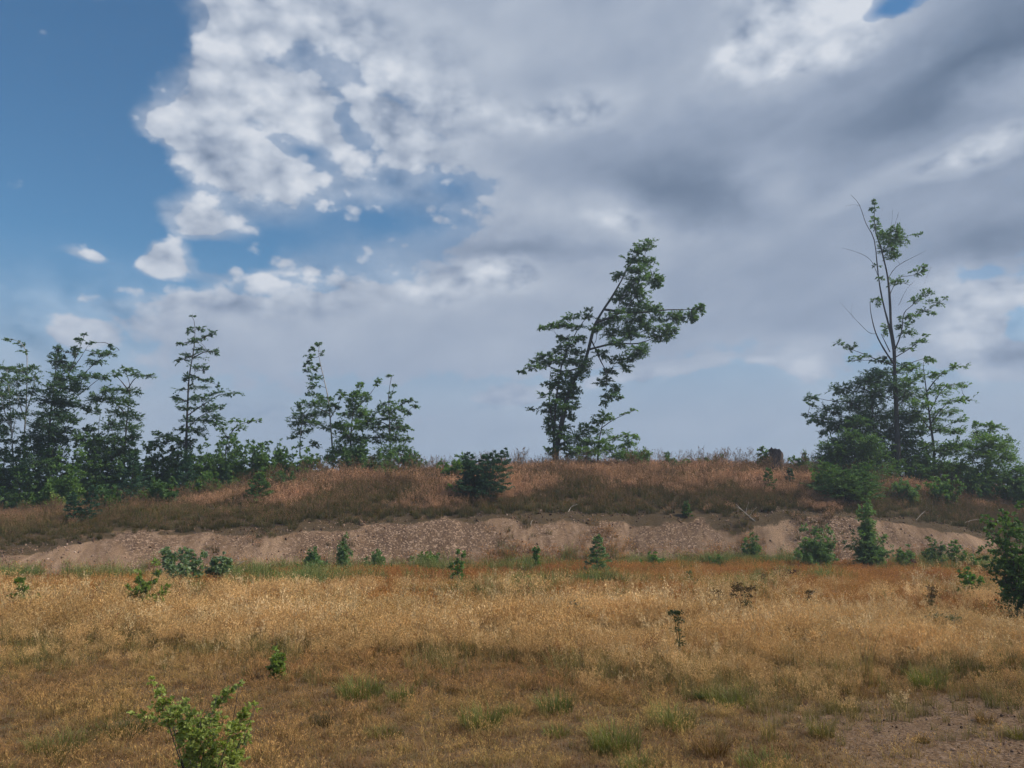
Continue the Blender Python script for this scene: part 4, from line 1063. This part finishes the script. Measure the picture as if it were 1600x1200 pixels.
def spruce(name, label, px, py, w, h, Y=None, col=SPRUCE, leaders=1, group=None, dens=1.0, cat='spruce'):
    b = hit(px, py) if Y is None else on(px, Y)
    H = (px2m(h, b[1]) if Y is None else max(P(px, py - h, Y)[2] - b[2], .2)) * 1.15
    W = px2m(w, b[1]) / 2 * 1.2
    b = b - [0, 0, .03]
    root = obj(name, None, label=label, cat=cat, group=group, loc=b)
    S = []; E = []
    for l in range(leaders):
        a = 6.28 * l / max(leaders, 1) + rng.uniform(-.5, .5)
        off = 0 if leaders == 1 else W * rng.uniform(.35, .75)
        hl = H * (1 if l == 0 else rng.uniform(.70, .98))
        foot = np.array([off * .3 * math.cos(a), off * .3 * math.sin(a), 0]); tip = np.array([off * math.cos(a), off * math.sin(a), hl])
        V, F, F3, p = tube([foot, (foot + tip) / 2 + rng.normal(0, .02, 3), tip], .012 + .012 * H, .003, 5)
        obj('trunk' if l == 0 else 'leader', new_mesh('trunk', V, [F, F3], M_BARK, smooth=True), parent=root)
        nb = int(64 * dens * (1 if leaders == 1 else .55))
        for i in range(nb):
            z = (i + rng.random()) / nb
            ln = W * (1 if leaders == 1 else .72) * (1 - z) ** .75 * rng.uniform(.7, 1.12) + .03
            an = i * 2.4 + rng.uniform(-.4, .4)
            s = foot + (tip - foot) * z
            S.append(s); E.append(s + np.array([ln * math.cos(an), ln * math.sin(an), ln * rng.uniform(-.15, .30) + .10 * ln]))
    S = np.array(S); E = np.array(E); S0, E0 = S, E
    for r_ in range(5):
        t = rng.uniform(.2, .92, (len(S0), 1)); st = S0 + (E0 - S0) * t
        T = E0 - S0; L = np.linalg.norm(T, axis=1, keepdims=True)
        pr = np.cross(T, [0, 0, 1.]); pr /= np.linalg.norm(pr, axis=1, keepdims=True) + 1e-9
        sg = 1. if r_ % 2 else -1.
        S = np.concatenate([S, st]); E = np.concatenate([E, st + T * .22 + pr * sg * L * .36 * (1.1 - t) + rng.normal(0, .03, (len(S0), 3)) * L])
    sz = np.clip(.070 * (H / 1.2) ** .3, .050, .095)
    V, F = sticks(S, E, .004, .0015, .05)
    obj('twigs', new_mesh('twigs', V, F, M_TWIG), parent=root, kind='stuff')
    V, F, c = leaves_on(S, E, 14, sz, .30, .35, .05, col, spread=.75, t0=.05)
    obj('needles', new_mesh('needles', V, F, M_NEEDLE, c), parent=root, kind='stuff')
    return root

def thickets():
    G = 'bushes on the knoll'
    spruce('young_spruce', 'dark bushy spruce with several pointed leaders on the slope left of the leaning beech', 752, 782, 86, 70, leaders=6, group=G, dens=1.3)
    spruce('young_spruce', 'lowest dark young spruce on the slope under the swept tree', 126, 816, 52, 50, group=G, leaders=2)
    spruce('young_spruce', 'dark narrow spruce in front of the flat topped tree', 203, 790, 50, 72, group=G)
    spruce('young_spruce', 'dark spruce round the foot of the tiered beech', 288, 782, 44, 62, group=G)
    spruce('young_spruce', 'small spruce alone in rusty grass halfway to the three small trees', 404, 787, 48, 42, group=G, col=SPRUCE_L)
    spruce('young_spruce', 'tiny spruce beside the row of dark stones', 68, 793, 30, 32, group=G)
    spruce('young_spruce', 'small dark spruce at the left border above the stones', 6, 786, 34, 46, group=G)
    spruce('young_spruce', 'wide low bright green spruce in front of the half bare tree', 1322, 782, 124, 52, group=G, col=SPRUCE_L, leaders=6, dens=1.7)
    spruce('young_spruce', 'slim small spruce on the slope below the stump', 1202, 768, 22, 32, group=G, col=SPRUCE_L, dens=.45)
    spruce('young_spruce', 'slim dark spruce right of the one below the stump', 1236, 766, 17, 30, group=G, dens=.45)
    spruce('young_spruce', 'tiny green spruce just above the raw bank right of centre', 1073, 806, 11, 20, group=G, col=SPRUCE_L, dens=.45)
    shrub('beech_shrub', 'light green beech shrub touching the dark bushy spruce', 712, 756, 60, 50, 'beech', Y=30.6, group=G)
    shrub('beech_shrub', 'fresh green tuft of leaves at the foot of the dark bushy spruce', 707, 778, 28, 18, 'fresh', group=G, leaf=.08)
    shrub('beech_shrub', 'yellowish green shrub under the swept tree', 108, 778, 92, 66, 'beech', Y=29.6, group=G)
    shrub('beech_shrub', 'green shrub below the slender pale trunks', 42, 770, 64, 50, 'dark', Y=30.2, group=G)
    shrub('beech_shrub', 'pale yellow green shrub above the end of the stones', 95, 790, 34, 26, 'fresh', Y=28.4, group=G, leaf=.07)
    shrub('beech_shrub', 'dark green thicket between swept tree and flat topped tree', 155, 745, 84, 70, 'dark', Y=31.0, group=G)
    shrub('beech_shrub', 'bright small shrub right of the narrow spruce', 231, 788, 38, 22, 'beech', group=G)
    shrub('beech_shrub', 'leafy thicket left of the tiered beech trunk', 245, 745, 66, 62, 'dark', Y=30.8, group=G)
    shrub('beech_shrub', 'green shrub right of the tiered beech foot', 320, 755, 56, 44, 'beech', Y=30.4, group=G)
    shrub('beech_shrub', 'dark green shrub under the crooked beech', 357, 742, 70, 50, 'dark', Y=31.2, group=G)
    shrub('beech_shrub', 'dark shrub with an upright comb of shoots on the skyline', 405, 735, 66, 44, 'dark', Y=31.5, group=G)
    shrub('beech_shrub', 'last low skyline shrub before the thin whip tree', 441, 728, 48, 40, 'dark', Y=31.8, group=G)
    shrub('beech_shrub', 'small dark sapling under the skyline comb shrub', 357, 764, 22, 36, 'sapling', Y=28.8, group=G, col=DARK)
    shrub('beech_shrub', 'thicket filling the left border behind the pale stems', 12, 745, 90, 84, 'dark', Y=31.0, group=G)
    shrub('beech_shrub', 'low leafy shrub at the foot of the whip tree', 478, 742, 74, 34, 'beech', Y=31.0, group=G)
    shrub('beech_shrub', 'brushy green shrub in front of the full beech', 596, 752, 72, 44, 'willow', Y=30.2, group=G)
    shrub('beech_shrub', 'round leafy shrub under the drooping young beech', 640, 738, 44, 30, 'dark', Y=31.0, group=G)
    shrub('beech_shrub', 'tiny plant at the foot of the pale whip stem', 520, 748, 16, 14, 'beech', Y=30.2, group=G)
    shrub('beech_shrub', 'low shrub at the outer edge of the spreading young beech', 1000, 738, 50, 32, 'beech', Y=31.0, group=G)
    shrub('beech_shrub', 'low dark skyline shrub halfway from leaning beech to stump', 1052, 734, 52, 26, 'dark', Y=32.0, group=G)
    shrub('beech_shrub', 'thin ragged skyline shrub nearer the stump', 1112, 732, 56, 18, 'dark', Y=32.5, group=G, per=.15)
    shrub('beech_shrub', 'small leafy sapling left of the stump', 1193, 736, 28, 40, 'beech', Y=31.6, group=G)
    shrub('beech_shrub', 'small leafy sapling right of the stump', 1247, 738, 40, 36, 'dark', Y=31.6, group=G)
    shrub('beech_shrub', 'mixed green shrub under the layered beech', 1476, 792, 64, 40, 'beech', Y=29.2, group=G)
    shrub('beech_shrub', 'dark shrub under the bushy light beech', 1535, 790, 66, 48, 'dark', Y=29.6, group=G)
    shrub('beech_shrub', 'dark shrub at the right border above the bank end', 1592, 800, 60, 58, 'dark', Y=28.8, group=G)
    shrub('beech_shrub', 'low green growth between spruce and layered beech', 1415, 786, 56, 30, 'willow', Y=29.0, group=G)

    shrub('beech_shrub', 'green shrub low on the slope between the two dark spruces', 165, 792, 54, 44, 'beech', group=G)
    shrub('beech_shrub', 'dull green shrub behind the narrow spruce', 178, 770, 74, 58, 'dark', group=G)
    shrub('beech_shrub', 'pale green shrub between narrow spruce and tiered beech', 245, 768, 60, 40, 'beech', group=G)
    shrub('beech_shrub', 'broad green shrub right behind the tiered beech', 300, 742, 80, 58, 'beech', group=G)
    shrub('beech_shrub', 'green shrub between tiered beech and lone small spruce', 340, 758, 54, 38, 'beech', group=G)
    shrub('beech_shrub', 'green shrub behind the lone small spruce', 425, 765, 60, 38, 'beech', group=G)
    shrub('beech_shrub', 'broad green shrub on the skyline above the lone small spruce', 385, 745, 80, 50, 'dark', group=G)
    shrub('beech_shrub', 'shrub under the swept tree trunk', 75, 768, 70, 70, 'dark', group=G)
    shrub('beech_shrub', 'shrub between the stones and the lowest spruce', 100, 800, 30, 24, 'beech', group=G)
    shrub('beech_shrub', 'low green tangle left of the whip tree', 452, 745, 50, 34, 'beech', group=G)
    shrub('beech_shrub', 'dark green shrub closing the gap behind the full beech', 560, 735, 70, 40, 'dark', Y=31.0, group=G)
    shrub('beech_shrub', 'big dark shrub between the spruce and the bushy light beech', 1440, 768, 80, 54, 'dark', Y=30.2, group=G)
    shrub('beech_shrub', 'shrub at the slope edge just left of the wide spruce', 1285, 770, 44, 36, 'beech', Y=30.0, group=G)

    for (x, y, w_, h_, kd, where) in [
        (60, 790, 50, 44, 'beech', 'low on the slope under the swept tree'),
        (165, 800, 44, 34, 'dark', 'low on the slope beyond the lowest spruce'),
        (255, 790, 46, 36, 'dark', 'low on the slope before the tiered beech'),
        (325, 778, 50, 36, 'beech', 'low on the slope past the tiered beech'),
        (365, 770, 44, 34, 'dark', 'low on the slope next to the lone small spruce'),
        (225, 770, 50, 46, 'dark', 'dark, behind the bright small shrub'),
        (445, 770, 44, 28, 'dark', 'in rusty grass past the lone small spruce'),
        (20, 765, 60, 66, 'dark', 'at the left border below the pale stems'),
        (58, 752, 60, 62, 'beech', 'right behind the pale stems'),
        (92, 748, 60, 60, 'dark', 'against the swept tree trunk'),
        (132, 750, 64, 58, 'beech', 'just past the swept tree trunk'),
        (165, 742, 60, 56, 'dark', 'midway between swept tree and flat topped tree'),
        (200, 752, 60, 66, 'dark', 'around the flat topped tree trunk'),
        (222, 740, 60, 52, 'beech', 'just past the flat topped tree trunk'),
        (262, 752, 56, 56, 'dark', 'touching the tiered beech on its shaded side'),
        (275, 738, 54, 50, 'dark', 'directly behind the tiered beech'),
        (330, 738, 56, 46, 'dark', 'below the crooked beech foot'),
        (372, 732, 60, 44, 'beech', 'below the crooked beech bough tip'),
        (420, 732, 60, 40, 'beech', 'midway between crooked beech and whip tree'),
        (450, 735, 44, 36, 'dark', 'closest to the whip tree'),
        (140, 775, 50, 44, 'beech', 'bright and low above the lowest spruce'),
        (15, 780, 40, 30, 'dark', 'lowest of all, above the stones at the border'),
        (318, 748, 50, 40, 'beech', 'bright green, past the tiered beech trunk'),
    ]:
        shrub('thicket_sapling', 'thicket sapling ' + where, x, y, w_ * 1.2, h_ * 1.08, kd, Y=30.8, group='saplings of the left thicket')

    G = 'young plants along the foot of the bank'
    shrub('aspen_shrub', 'grey green aspen shrub with pale leaf undersides at the bank foot', 285, 918, 74, 58, 'aspen', group=G, per=.24)
    shrub('aspen_shoot', 'tall aspen shoot rising from the pale aspen shrub', 262, 912, 24, 60, 'aspen', group=G, per=.24)
    shrub('aspen_shoot', 'small pale aspen shoot near the dead twigs', 340, 915, 40, 44, 'aspen', group=G, per=.22)
    shrub('birch_shrub', 'light green shrub in dry grass in front of the aspen', 228, 978, 66, 82, 'fresh', group=G, per=.4)
    shrub('birch_shrub', 'faint green shrub near the left border in dry grass', 34, 972, 56, 56, 'fresh', group=G, per=.35)
    shrub('willow_shoots', 'grassy willow shoots left of the tall feathery one', 488, 898, 66, 34, 'sapling', group=G, per=.5)
    shrub('willow_shoots', 'tall feathery willow shoot at the bank foot', 536, 896, 40, 56, 'sapling', group=G, per=.5)
    shrub('willow_shoots', 'low willow shoots right of the feathery one', 588, 894, 50, 30, 'sapling', group=G, per=.5)
    shrub('willow_shoots', 'low green herbs before the small birch sapling', 668, 884, 60, 16, 'birch', group=G, per=.35)
    shrub('birch_sapling', 'narrow green birch sapling standing left of centre in the grass', 716, 916, 28, 50, 'birch', group=G, per=.28)
    shrub('birch_sapling', 'thin faint sapling between the two green ones', 838, 894, 16, 36, 'birch', group=G, per=.35)
    spruce('larch_sapling', 'small pointed larch with a spreading foot near the middle of the bank', 935, 900, 34, 54, group=G, dens=.6, col=WILLOW, cat='sapling')
    shrub('willow_shoots', 'faint herbs right of the pointed larch', 1022, 890, 40, 24, 'birch', group=G, per=.3)
    shrub('willow_shoots', 'low round green herb on the way to the willow', 1120, 886, 30, 16, 'birch', group=G, per=.22)
    shrub('willow_bush', 'small willow left of the round willow', 1176, 882, 40, 44, 'willow', group=G, per=.45)
    shrub('willow_bush', 'broad round willow bush at the foot of the bank', 1276, 892, 88, 62, 'willow', group=G, per=.36)
    shrub('willow_bush', 'tall cone shaped willow right of the round one', 1360, 892, 78, 104, 'willow_cone', group=G, per=.30, n=16)
    shrub('willow_bush', 'thin shoots right of the cone shaped willow', 1416, 890, 34, 32, 'willow', group=G, per=.35)
    shrub('willow_bush', 'dark little willow with a pointed top', 1462, 888, 42, 44, 'willow', group=G, per=.25, col=BEECH)
    shrub('willow_bush', 'dark little rounded bush beside the pointed one', 1496, 888, 32, 38, 'birch', group=G, per=.25)
    shrub('willow_bush', 'low herbs running up to the birch at the border', 1536, 892, 56, 24, 'birch', group=G, per=.2)
    shrub('birch_bush', 'big birch bush cut by the right photo border', 1600, 976, 122, 165, 'birch', group=G, per=.32, n=18, col=((.060, .130, .044), (.130, .220, .070)))
    shrub('birch_sapling', 'thin birch sapling in front of the big birch bush', 1517, 946, 30, 56, 'birch', group=G, per=.35)
    c = Crop(0, 800, 2.963, 4.65)
    b = crown_base(c, 940, 1270)
    tips = [(715, 775), (860, 880), (1005, 850), (1110, 785), (1190, 890), (780, 900), (930, 940), (1090, 980)]
    L = [([b + [rng.normal(0, .015), rng.normal(0, .015), 0], (b + c.p(x, y)) / 2 + [rng.normal(0, .02), rng.normal(0, .06), -.02], c.p(x, y, rng.normal(0, .10))], .0045, .0014) for x, y in tips]
    cl = c.clusters([(712, 778, 14, 18), (735, 830, 20, 24), (755, 880, 30, 34), (775, 930, 44, 36), (850, 895, 26, 26), (870, 950, 44, 44), (800, 985, 40, 34), (950, 965, 44, 44), (1005, 885, 26, 34), (1045, 842, 22, 22),
        (1100, 797, 18, 16), (1075, 825, 16, 14), (1145, 915, 28, 28), (1188, 895, 16, 18), (1125, 970, 40, 36), (1080, 1020, 40, 40), (960, 1035, 50, 46), (880, 1050, 50, 46), (900, 1110, 56, 46), (990, 1110, 52, 46), (1085, 1100, 44, 40),
        (875, 1160, 46, 40), (980, 1180, 56, 40), (1085, 1165, 44, 40), (840, 1010, 36, 34), (1150, 1040, 24, 24), (1010, 960, 26, 30), (640, 935, 16, 10), (600, 928, 10, 6), (700, 950, 22, 16), (930, 1230, 70, 40), (1040, 1235, 60, 40)], .16)
    woody('poplar_shrub', 'bright green young poplar in the near corner', 'shrub', L, cl, b, leaf=.0185, ratio=.85, k=6, per=.55, up=.35, col=((.19, .24, .055), (.38, .44, .13)), trunk_name='stem', crown_name='foliage', twig_r=.0011, bough_r=.0025, sub=1, droop=.05)
    shrub('green_herb', 'small upright green plant behind the young poplar', 432, 1062, 26, 38, 'fresh', group='herbs in the dry grass', leaf=.030, per=.05)
thickets()

# ------------------------------------------------------------------ herbs, single tufts, dead wood, stump, stones
def herb(label, px, py, h, stalks=5, head=(.10, .062, .028), stem=(.12, .10, .045), spread=.10, leafc=None, name='withered_herb', heads=26, hr=.035):
    b = hit(px, py); H = px2m(h, b[1])
    root = obj(name, None, label=label, cat='plant', group='herbs in the dry grass', loc=b - [0, 0, .02])
    hv = []; hf = []; hc = []; off = 0
    for i in range(stalks):
        a = rng.uniform(0, 6.28); r = spread * rng.uniform(.2, 1)
        hh = H * rng.uniform(.7, 1.05)
        tip = np.array([r * math.cos(a), r * math.sin(a), hh])
        V, F, F3, p = tube([[0, 0, 0], tip * [.35, .35, .5], tip], .0035, .002, 4)
        st = obj('stalk', new_mesh('stalk', V, [F, F3], M_HERB, np.tile(stem, (len(V), 1))), parent=root)
        S = tip + np.column_stack([rng.normal(0, hr, heads), rng.normal(0, hr, heads), rng.normal(0, hr * .35, heads)]); E = S + rng.normal(0, .012, (heads, 3)) + [0, 0, .012]
        V, F, c = leaves_on(S, E, 3, .020, .8, .7, 0, (np.array(head) * .7, np.array(head) * 1.4))
        obj('flower_head', new_mesh('flower_head', V, F, M_LEAF, c), parent=st, kind='stuff')
        if leafc is not None:
            zz = rng.uniform(.12, .85, 12)
            S = p[np.clip((zz * (len(p) - 1)).astype(int), 0, len(p) - 1)]; E = S + np.column_stack([rng.normal(0, .04, 12), rng.normal(0, .04, 12), rng.normal(.02, .02, 12)])
            V, F, c = leaves_on(S, E, 3, .045, .35, .4, .1, leafc)
            obj('foliage', new_mesh('foliage', V, F, M_LEAF, c), parent=st, kind='stuff')
    return root
M_HERB = leaf_material('herb_stalk', .8, .05, .1)
def herbs():
    lc = ((.05, .065, .02), (.12, .12, .04))
    herb('tall dark herb with clustered heads in front of the straw grass', 1064, 1050, 96, 4, (.045, .060, .020), (.07, .08, .03), .07, lc, hr=.03)
    herb('withered herb with brown heads right of the tall dark herb', 1120, 985, 56, 5, leafc=lc)
    herb('wide clump of withered brown headed herbs in the straw', 1176, 1000, 76, 11, spread=.26, leafc=lc)
    herb('lone withered herb with brown heads left of centre', 690, 992, 46, 4, leafc=lc)
    herb('grey green herb in the straw grass at centre', 906, 995, 48, 5, (.12, .10, .06), leafc=lc)
    herb('short withered herb beyond the brown headed clump', 1262, 962, 36, 5, leafc=lc)
    herb('withered herb near the birch sapling', 1456, 970, 50, 5, leafc=lc)
    herb('silvery green herb clump near the right border', 1482, 1000, 36, 7, (.14, .14, .09), spread=.2, leafc=lc)
    herb('dark headed withered herb in front of the clump', 1140, 1012, 44, 3, leafc=lc)
    herb('dark red dock left of its two neighbours', 1196, 925, 26, 3, (.075, .022, .018), (.12, .045, .03), .06, name='red_dock')
    herb('dark red dock between its two neighbours', 1216, 924, 36, 3, (.075, .022, .018), (.12, .045, .03), .06, name='red_dock')
    herb('dark red dock right of its two neighbours', 1240, 922, 30, 3, (.075, .022, .018), (.12, .045, .03), .06, name='red_dock')
    herb('dark red dock beneath the little willows', 1428, 897, 22, 4, (.09, .028, .018), (.12, .045, .03), .08, name='red_dock')
    herb('small brown herb heads in the left straw', 332, 985, 30, 5, spread=.3, leafc=lc)
    herb('brown herb heads by the light green shrub', 190, 975, 34, 5, spread=.3)
    herb('thin green willowherb at the far edge of the straw', 1078, 925, 34, 3, (.10, .13, .04), (.07, .11, .03), .04, ((.05, .085, .02), (.10, .14, .04)))
herbs()

def tuft(label, px, py, w, h, c0, c1, lean=.7, dens=1.0):
    b = hit(px, py); W = px2m(w, b[1]) / 2; H = px2m(h, b[1])
    n = int(420 * dens * max(W / .2, .4))
    V, F, c = blades(n, H * 1.3, W, lean, .0032, c0, c1, segs=3, hvar=.6)
    V[:, 2] += .0
    V[:, 2] += [gz(b[0] + x, b[1] + y) - b[2] for x, y in V[:, :2]] if n < 10 else 0
    root = obj('grass_tuft', new_mesh('grass_tuft', V, F, M_TUFT, c), label=label, cat='grass tuft', group='grass tufts on the bare ground', loc=b)
    return root
M_TUFT = leaf_material('tuft_blade', .7, .3, .15)
def tufts():
    g0, g1 = (.075, .088, .026), (.225, .235, .075)
    o0, o1 = (.075, .068, .024), (.25, .205, .075)
    r0, r1 = (.075, .045, .022), (.24, .135, .060)
    s0, s1 = (.20, .15, .06), (.46, .33, .15)
    tuft('green grass tuft with an arched tip, biggest at the bottom edge', 962, 1172, 76, 32, g0, g1)
    tuft('green grass tuft left of centre on the bare ground', 752, 1134, 62, 24, g0, g1)
    tuft('small green grass tuft right beside the centre left one', 800, 1118, 24, 14, g0, g1)
    tuft('pale green grass tuft behind the biggest one', 868, 1112, 50, 24, g0, (.17, .19, .06))
    tuft('green grass tuft at the start of the gravel', 1052, 1136, 62, 26, g0, g1)
    tuft('long low green tuft along the gravel edge', 1150, 1098, 90, 18, g0, g1)
    tuft('dark green little tuft at the left end of the gravel edge', 1094, 1094, 18, 12, (.03, .05, .012), (.08, .12, .03))
    tuft('green grass patch at the front of the straw left of centre', 562, 1090, 66, 26, g0, g1)
    tuft('green tuft right of the front patch', 626, 1096, 36, 20, g0, g1)
    tuft('olive moss like tuft left of the young poplar', 190, 1146, 90, 18, (.04, .045, .015), (.115, .115, .035), 1.1)
    tuft('yellow green flat tuft in the left corner', 92, 1172, 84, 22, o0, (.20, .185, .06), 1.1)
    tuft('rusty brown tuft in the right half of the bare ground', 1112, 1178, 56, 24, r0, r1)
    tuft('olive tuft alone on the gravel', 1284, 1150, 36, 22, o0, o1)
    tuft('dark brown tuft right of the young poplar', 502, 1134, 34, 16, (.04, .032, .016), (.11, .085, .035))
    tuft('tall straw clump standing free at the gravel', 1352, 1074, 22, 70, s0, s1, .35, .35)
    tuft('pale straw clump on the bare ground near the bottom', 1202, 1160, 24, 40, s0, s1, .4, .3)
    tuft('green grass tuft at the bottom border', 1000, 1202, 60, 18, g0, g1)
    tuft('green tuft at the bottom left of the gravel', 1200, 1198, 90, 18, o0, g1)
    tuft('bright green tuft before the straw on the right', 1450, 1076, 50, 26, g0, g1)
    tuft('small rusty tuft on the right gravel', 1540, 1130, 26, 14, r0, r1)
    tuft('small olive tuft on the right gravel beside the border', 1590, 1155, 30, 18, o0, o1)
    tuft('tiny dark tuft in the middle of the gravel', 1440, 1160, 22, 10, o0, r1)
    tuft('low rusty tuft at the near edge of the gravel', 1320, 1110, 40, 14, r0, o1)
    tuft('faint olive tuft near the bottom middle', 600, 1150, 56, 14, o0, o1)
    tuft('faint green tuft near the bottom middle', 870, 1150, 40, 14, o0, g1)
tufts()

def dead_branch(label, pts, r=.014, forks=()):
    """bleached branch lying on the slope; pts in pixels, laid on the ground"""
    w = []
    for i, (x, y) in enumerate(pts):
        q = hit(x, y); w.append(q)
    Y0 = min(q[1] for q in w)
    w = [P(x, y, lerp(q[1], Y0, .7)) for (x, y), q in zip(pts, w)]
    b = w[0]
    root = obj('dead_branch', None, label=label, cat='branch', group='bleached dead branches on the bank', loc=b)
    V, F, F3, p = tube(np.array(w) - b, r, r * .35, 5)
    main = obj('stem', new_mesh('stem', V, [F, F3], M_DEADWOOD, smooth=True), parent=root)
    for (t, dx, dz) in forks:
        s = p[int(t * (len(p) - 1))]
        V, F, F3, _ = tube([s, s + [dx * .5, -.04, dz * .6], s + [dx, -.06, dz]], r * .55, r * .2, 4)
        obj('side_branch', new_mesh('side_branch', V, [F, F3], M_DEADWOOD, smooth=True), parent=main)
dead_branch('bleached dead branch curving up from the bank foot right of the aspen', [(358, 905), (364, 890), (376, 880), (384, 876)], .014, [(.5, .2, .15), (.7, -.1, .2)])
dead_branch('pale short dead stick upright beside the bank foot', [(422, 900), (423, 880)], .012)
dead_branch('grey dead branch at the foot of the bank left of centre', [(645, 888), (655, 876), (668, 864)], .014, [(.5, .18, .02), (.7, -.15, .12)])
dead_branch('bleached forked branch on top of the bank below the stump', [(1180, 815), (1165, 802), (1150, 788)], .018, [(.4, .25, .30), (.6, .1, .35), (.8, -.2, .1)])
dead_branch('short pale branch at the bank lip near the middle', [(888, 800), (893, 792), (902, 788)], .015, [(.5, .1, .1)])
dead_branch('thin white stick on the bank lip under the dark bushy spruce', [(828, 822), (832, 812)], .014)
dead_branch('long thin root hanging from the lip at the right end of the bank', [(1500, 820), (1515, 814), (1530, 811)], .014, [(.5, -.15, -.1)])
dead_branch('bleached twig on the bank lip beside the cone shaped willow', [(1432, 812), (1440, 803), (1446, 798)], .012, [(.5, .12, .05)])
dead_branch('thin stalk with a pale tip in front of the aspen', [(255, 925), (254, 905), (254, 892)], .008)
dead_branch('low tangle of bare twigs between dead branch and stick', [(380, 900), (395, 893), (412, 890)], .010, [(.3, .2, .1), (.5, -.2, .15), (.8, .15, .08)])

def stump():
    b = hit(1215, 744); Y = b[1]; b = b - [0, 0, .15]
    top = P(1215, 701, Y)[2] - b[2]
    r = px2m(10.5, Y)
    n, m_ = 22, 9; V = []
    rr = np.random.default_rng(8)
    jag = np.array([.90 + .10 * math.cos(2 * math.pi * j / n * 1 + 2.6) + .03 * rr.normal() for j in range(n)])
    for i in range(m_):
        t = i / (m_ - 1)
        fl = 1.0 + .35 * (1 - t) ** 3 - .08 * math.sin(t * 3.1) 
        for j in range(n):
            a = 2 * math.pi * j / n
            rad = r * fl * (1 + .08 * math.sin(5 * a + 1) + .05 * math.sin(9 * a)) 
            V.append((rad * math.cos(a), rad * math.sin(a), top * t * (jag[j] if i == m_ - 1 else (1 if t < .7 else lerp(1, jag[j], (t - .7) / .3)))))
    F = [[i * n + j, i * n + (j + 1) % n, (i + 1) * n + (j + 1) % n, (i + 1) * n + j] for i in range(m_ - 1) for j in range(n)]
    root = obj('tree_stump', None, label='dark broken tree stump standing on the crest of the knoll', cat='stump', loc=b)
    obj('trunk', new_mesh('stump_trunk', np.array(V), np.array(F), M_STUMP, smooth=True), parent=root)
    Vt = [V[(m_ - 1) * n + j] for j in range(n)]
    inner = [(x * .55, y * .55, z - .06 - .05 * rr.random()) for x, y, z in Vt]
    Vc = Vt + inner + [(0, 0, top * .86)]
    F4 = np.array([[j, (j + 1) % n, n + (j + 1) % n, n + j] for j in range(n)]); F3 = np.array([[n + j, n + (j + 1) % n, 2 * n] for j in range(n)])
    obj('broken_top', new_mesh('broken_top', np.array(Vc), [F4, F3], M_STUMP), parent=root)
stump()

def stone_row():
    rr = np.random.default_rng(77)
    import bmesh
    for i, (px, py, w) in enumerate([(4, 799, 12), (17, 797, 13), (31, 797, 11), (43, 796, 13), (56, 797, 10), (84, 795, 12)]):
        b = hit(px, py); s = px2m(w, b[1]) / 2
        bm = bmesh.new(); bmesh.ops.create_icosphere(bm, subdivisions=2, radius=1.0)
        V = np.array([v.co[:] for v in bm.verts]); F = np.array([[v.index for v in f.verts] for f in bm.faces]); bm.free()
        V = V * (1 + .22 * np.sin(V @ rr.normal(0, 2.2, 3))[:, None] + rr.normal(0, .05, (len(V), 1))) * [s * 1.15, s * .9, s * .72]
        words = ['at the photo border', 'second from the photo border', 'third from the photo border', 'fourth from the photo border', 'fifth from the photo border', 'apart, under the yellow green shrub']
        obj('field_stone', new_mesh('field_stone', V, F, M_FIELD), label='dark field stone in the low row, ' + words[i], cat='stone', group='row of field stones', loc=b + [0, 0, s * .35])
M_FIELD = bark_material('field_stone', (.05, .042, .04), (.20, .17, .16), 5)
stone_row()

# ------------------------------------------------------------------ haze volume added to lift the dark tones, standing in for lens veil
def haze():
    x0, x1, y0, y1, z0, z1 = -92, 92, -62, 80, -8, 15.5
    V = np.array([(x, y, z) for z in (z0, z1) for y in (y0, y1) for x in (x0, x1)])
    F = np.array([(0, 2, 3, 1), (4, 5, 7, 6), (0, 1, 5, 4), (1, 3, 7, 5), (3, 2, 6, 7), (2, 0, 4, 6)])
    m = bpy.data.materials.new('haze_veil'); m.use_nodes = True
    t = m.node_tree; t.nodes.clear()
    pv = t.nodes.new('ShaderNodeVolumePrincipled'); pv.inputs['Color'].default_value = (.72, .84, 1.0, 1); pv.inputs['Density'].default_value = .0016
    pv.inputs['Anisotropy'].default_value = .2
    out = t.nodes.new('ShaderNodeOutputMaterial'); t.links.new(pv.outputs[0], out.inputs['Volume'])
    obj('haze', new_mesh('haze', V, F, m), kind='stuff')
haze()
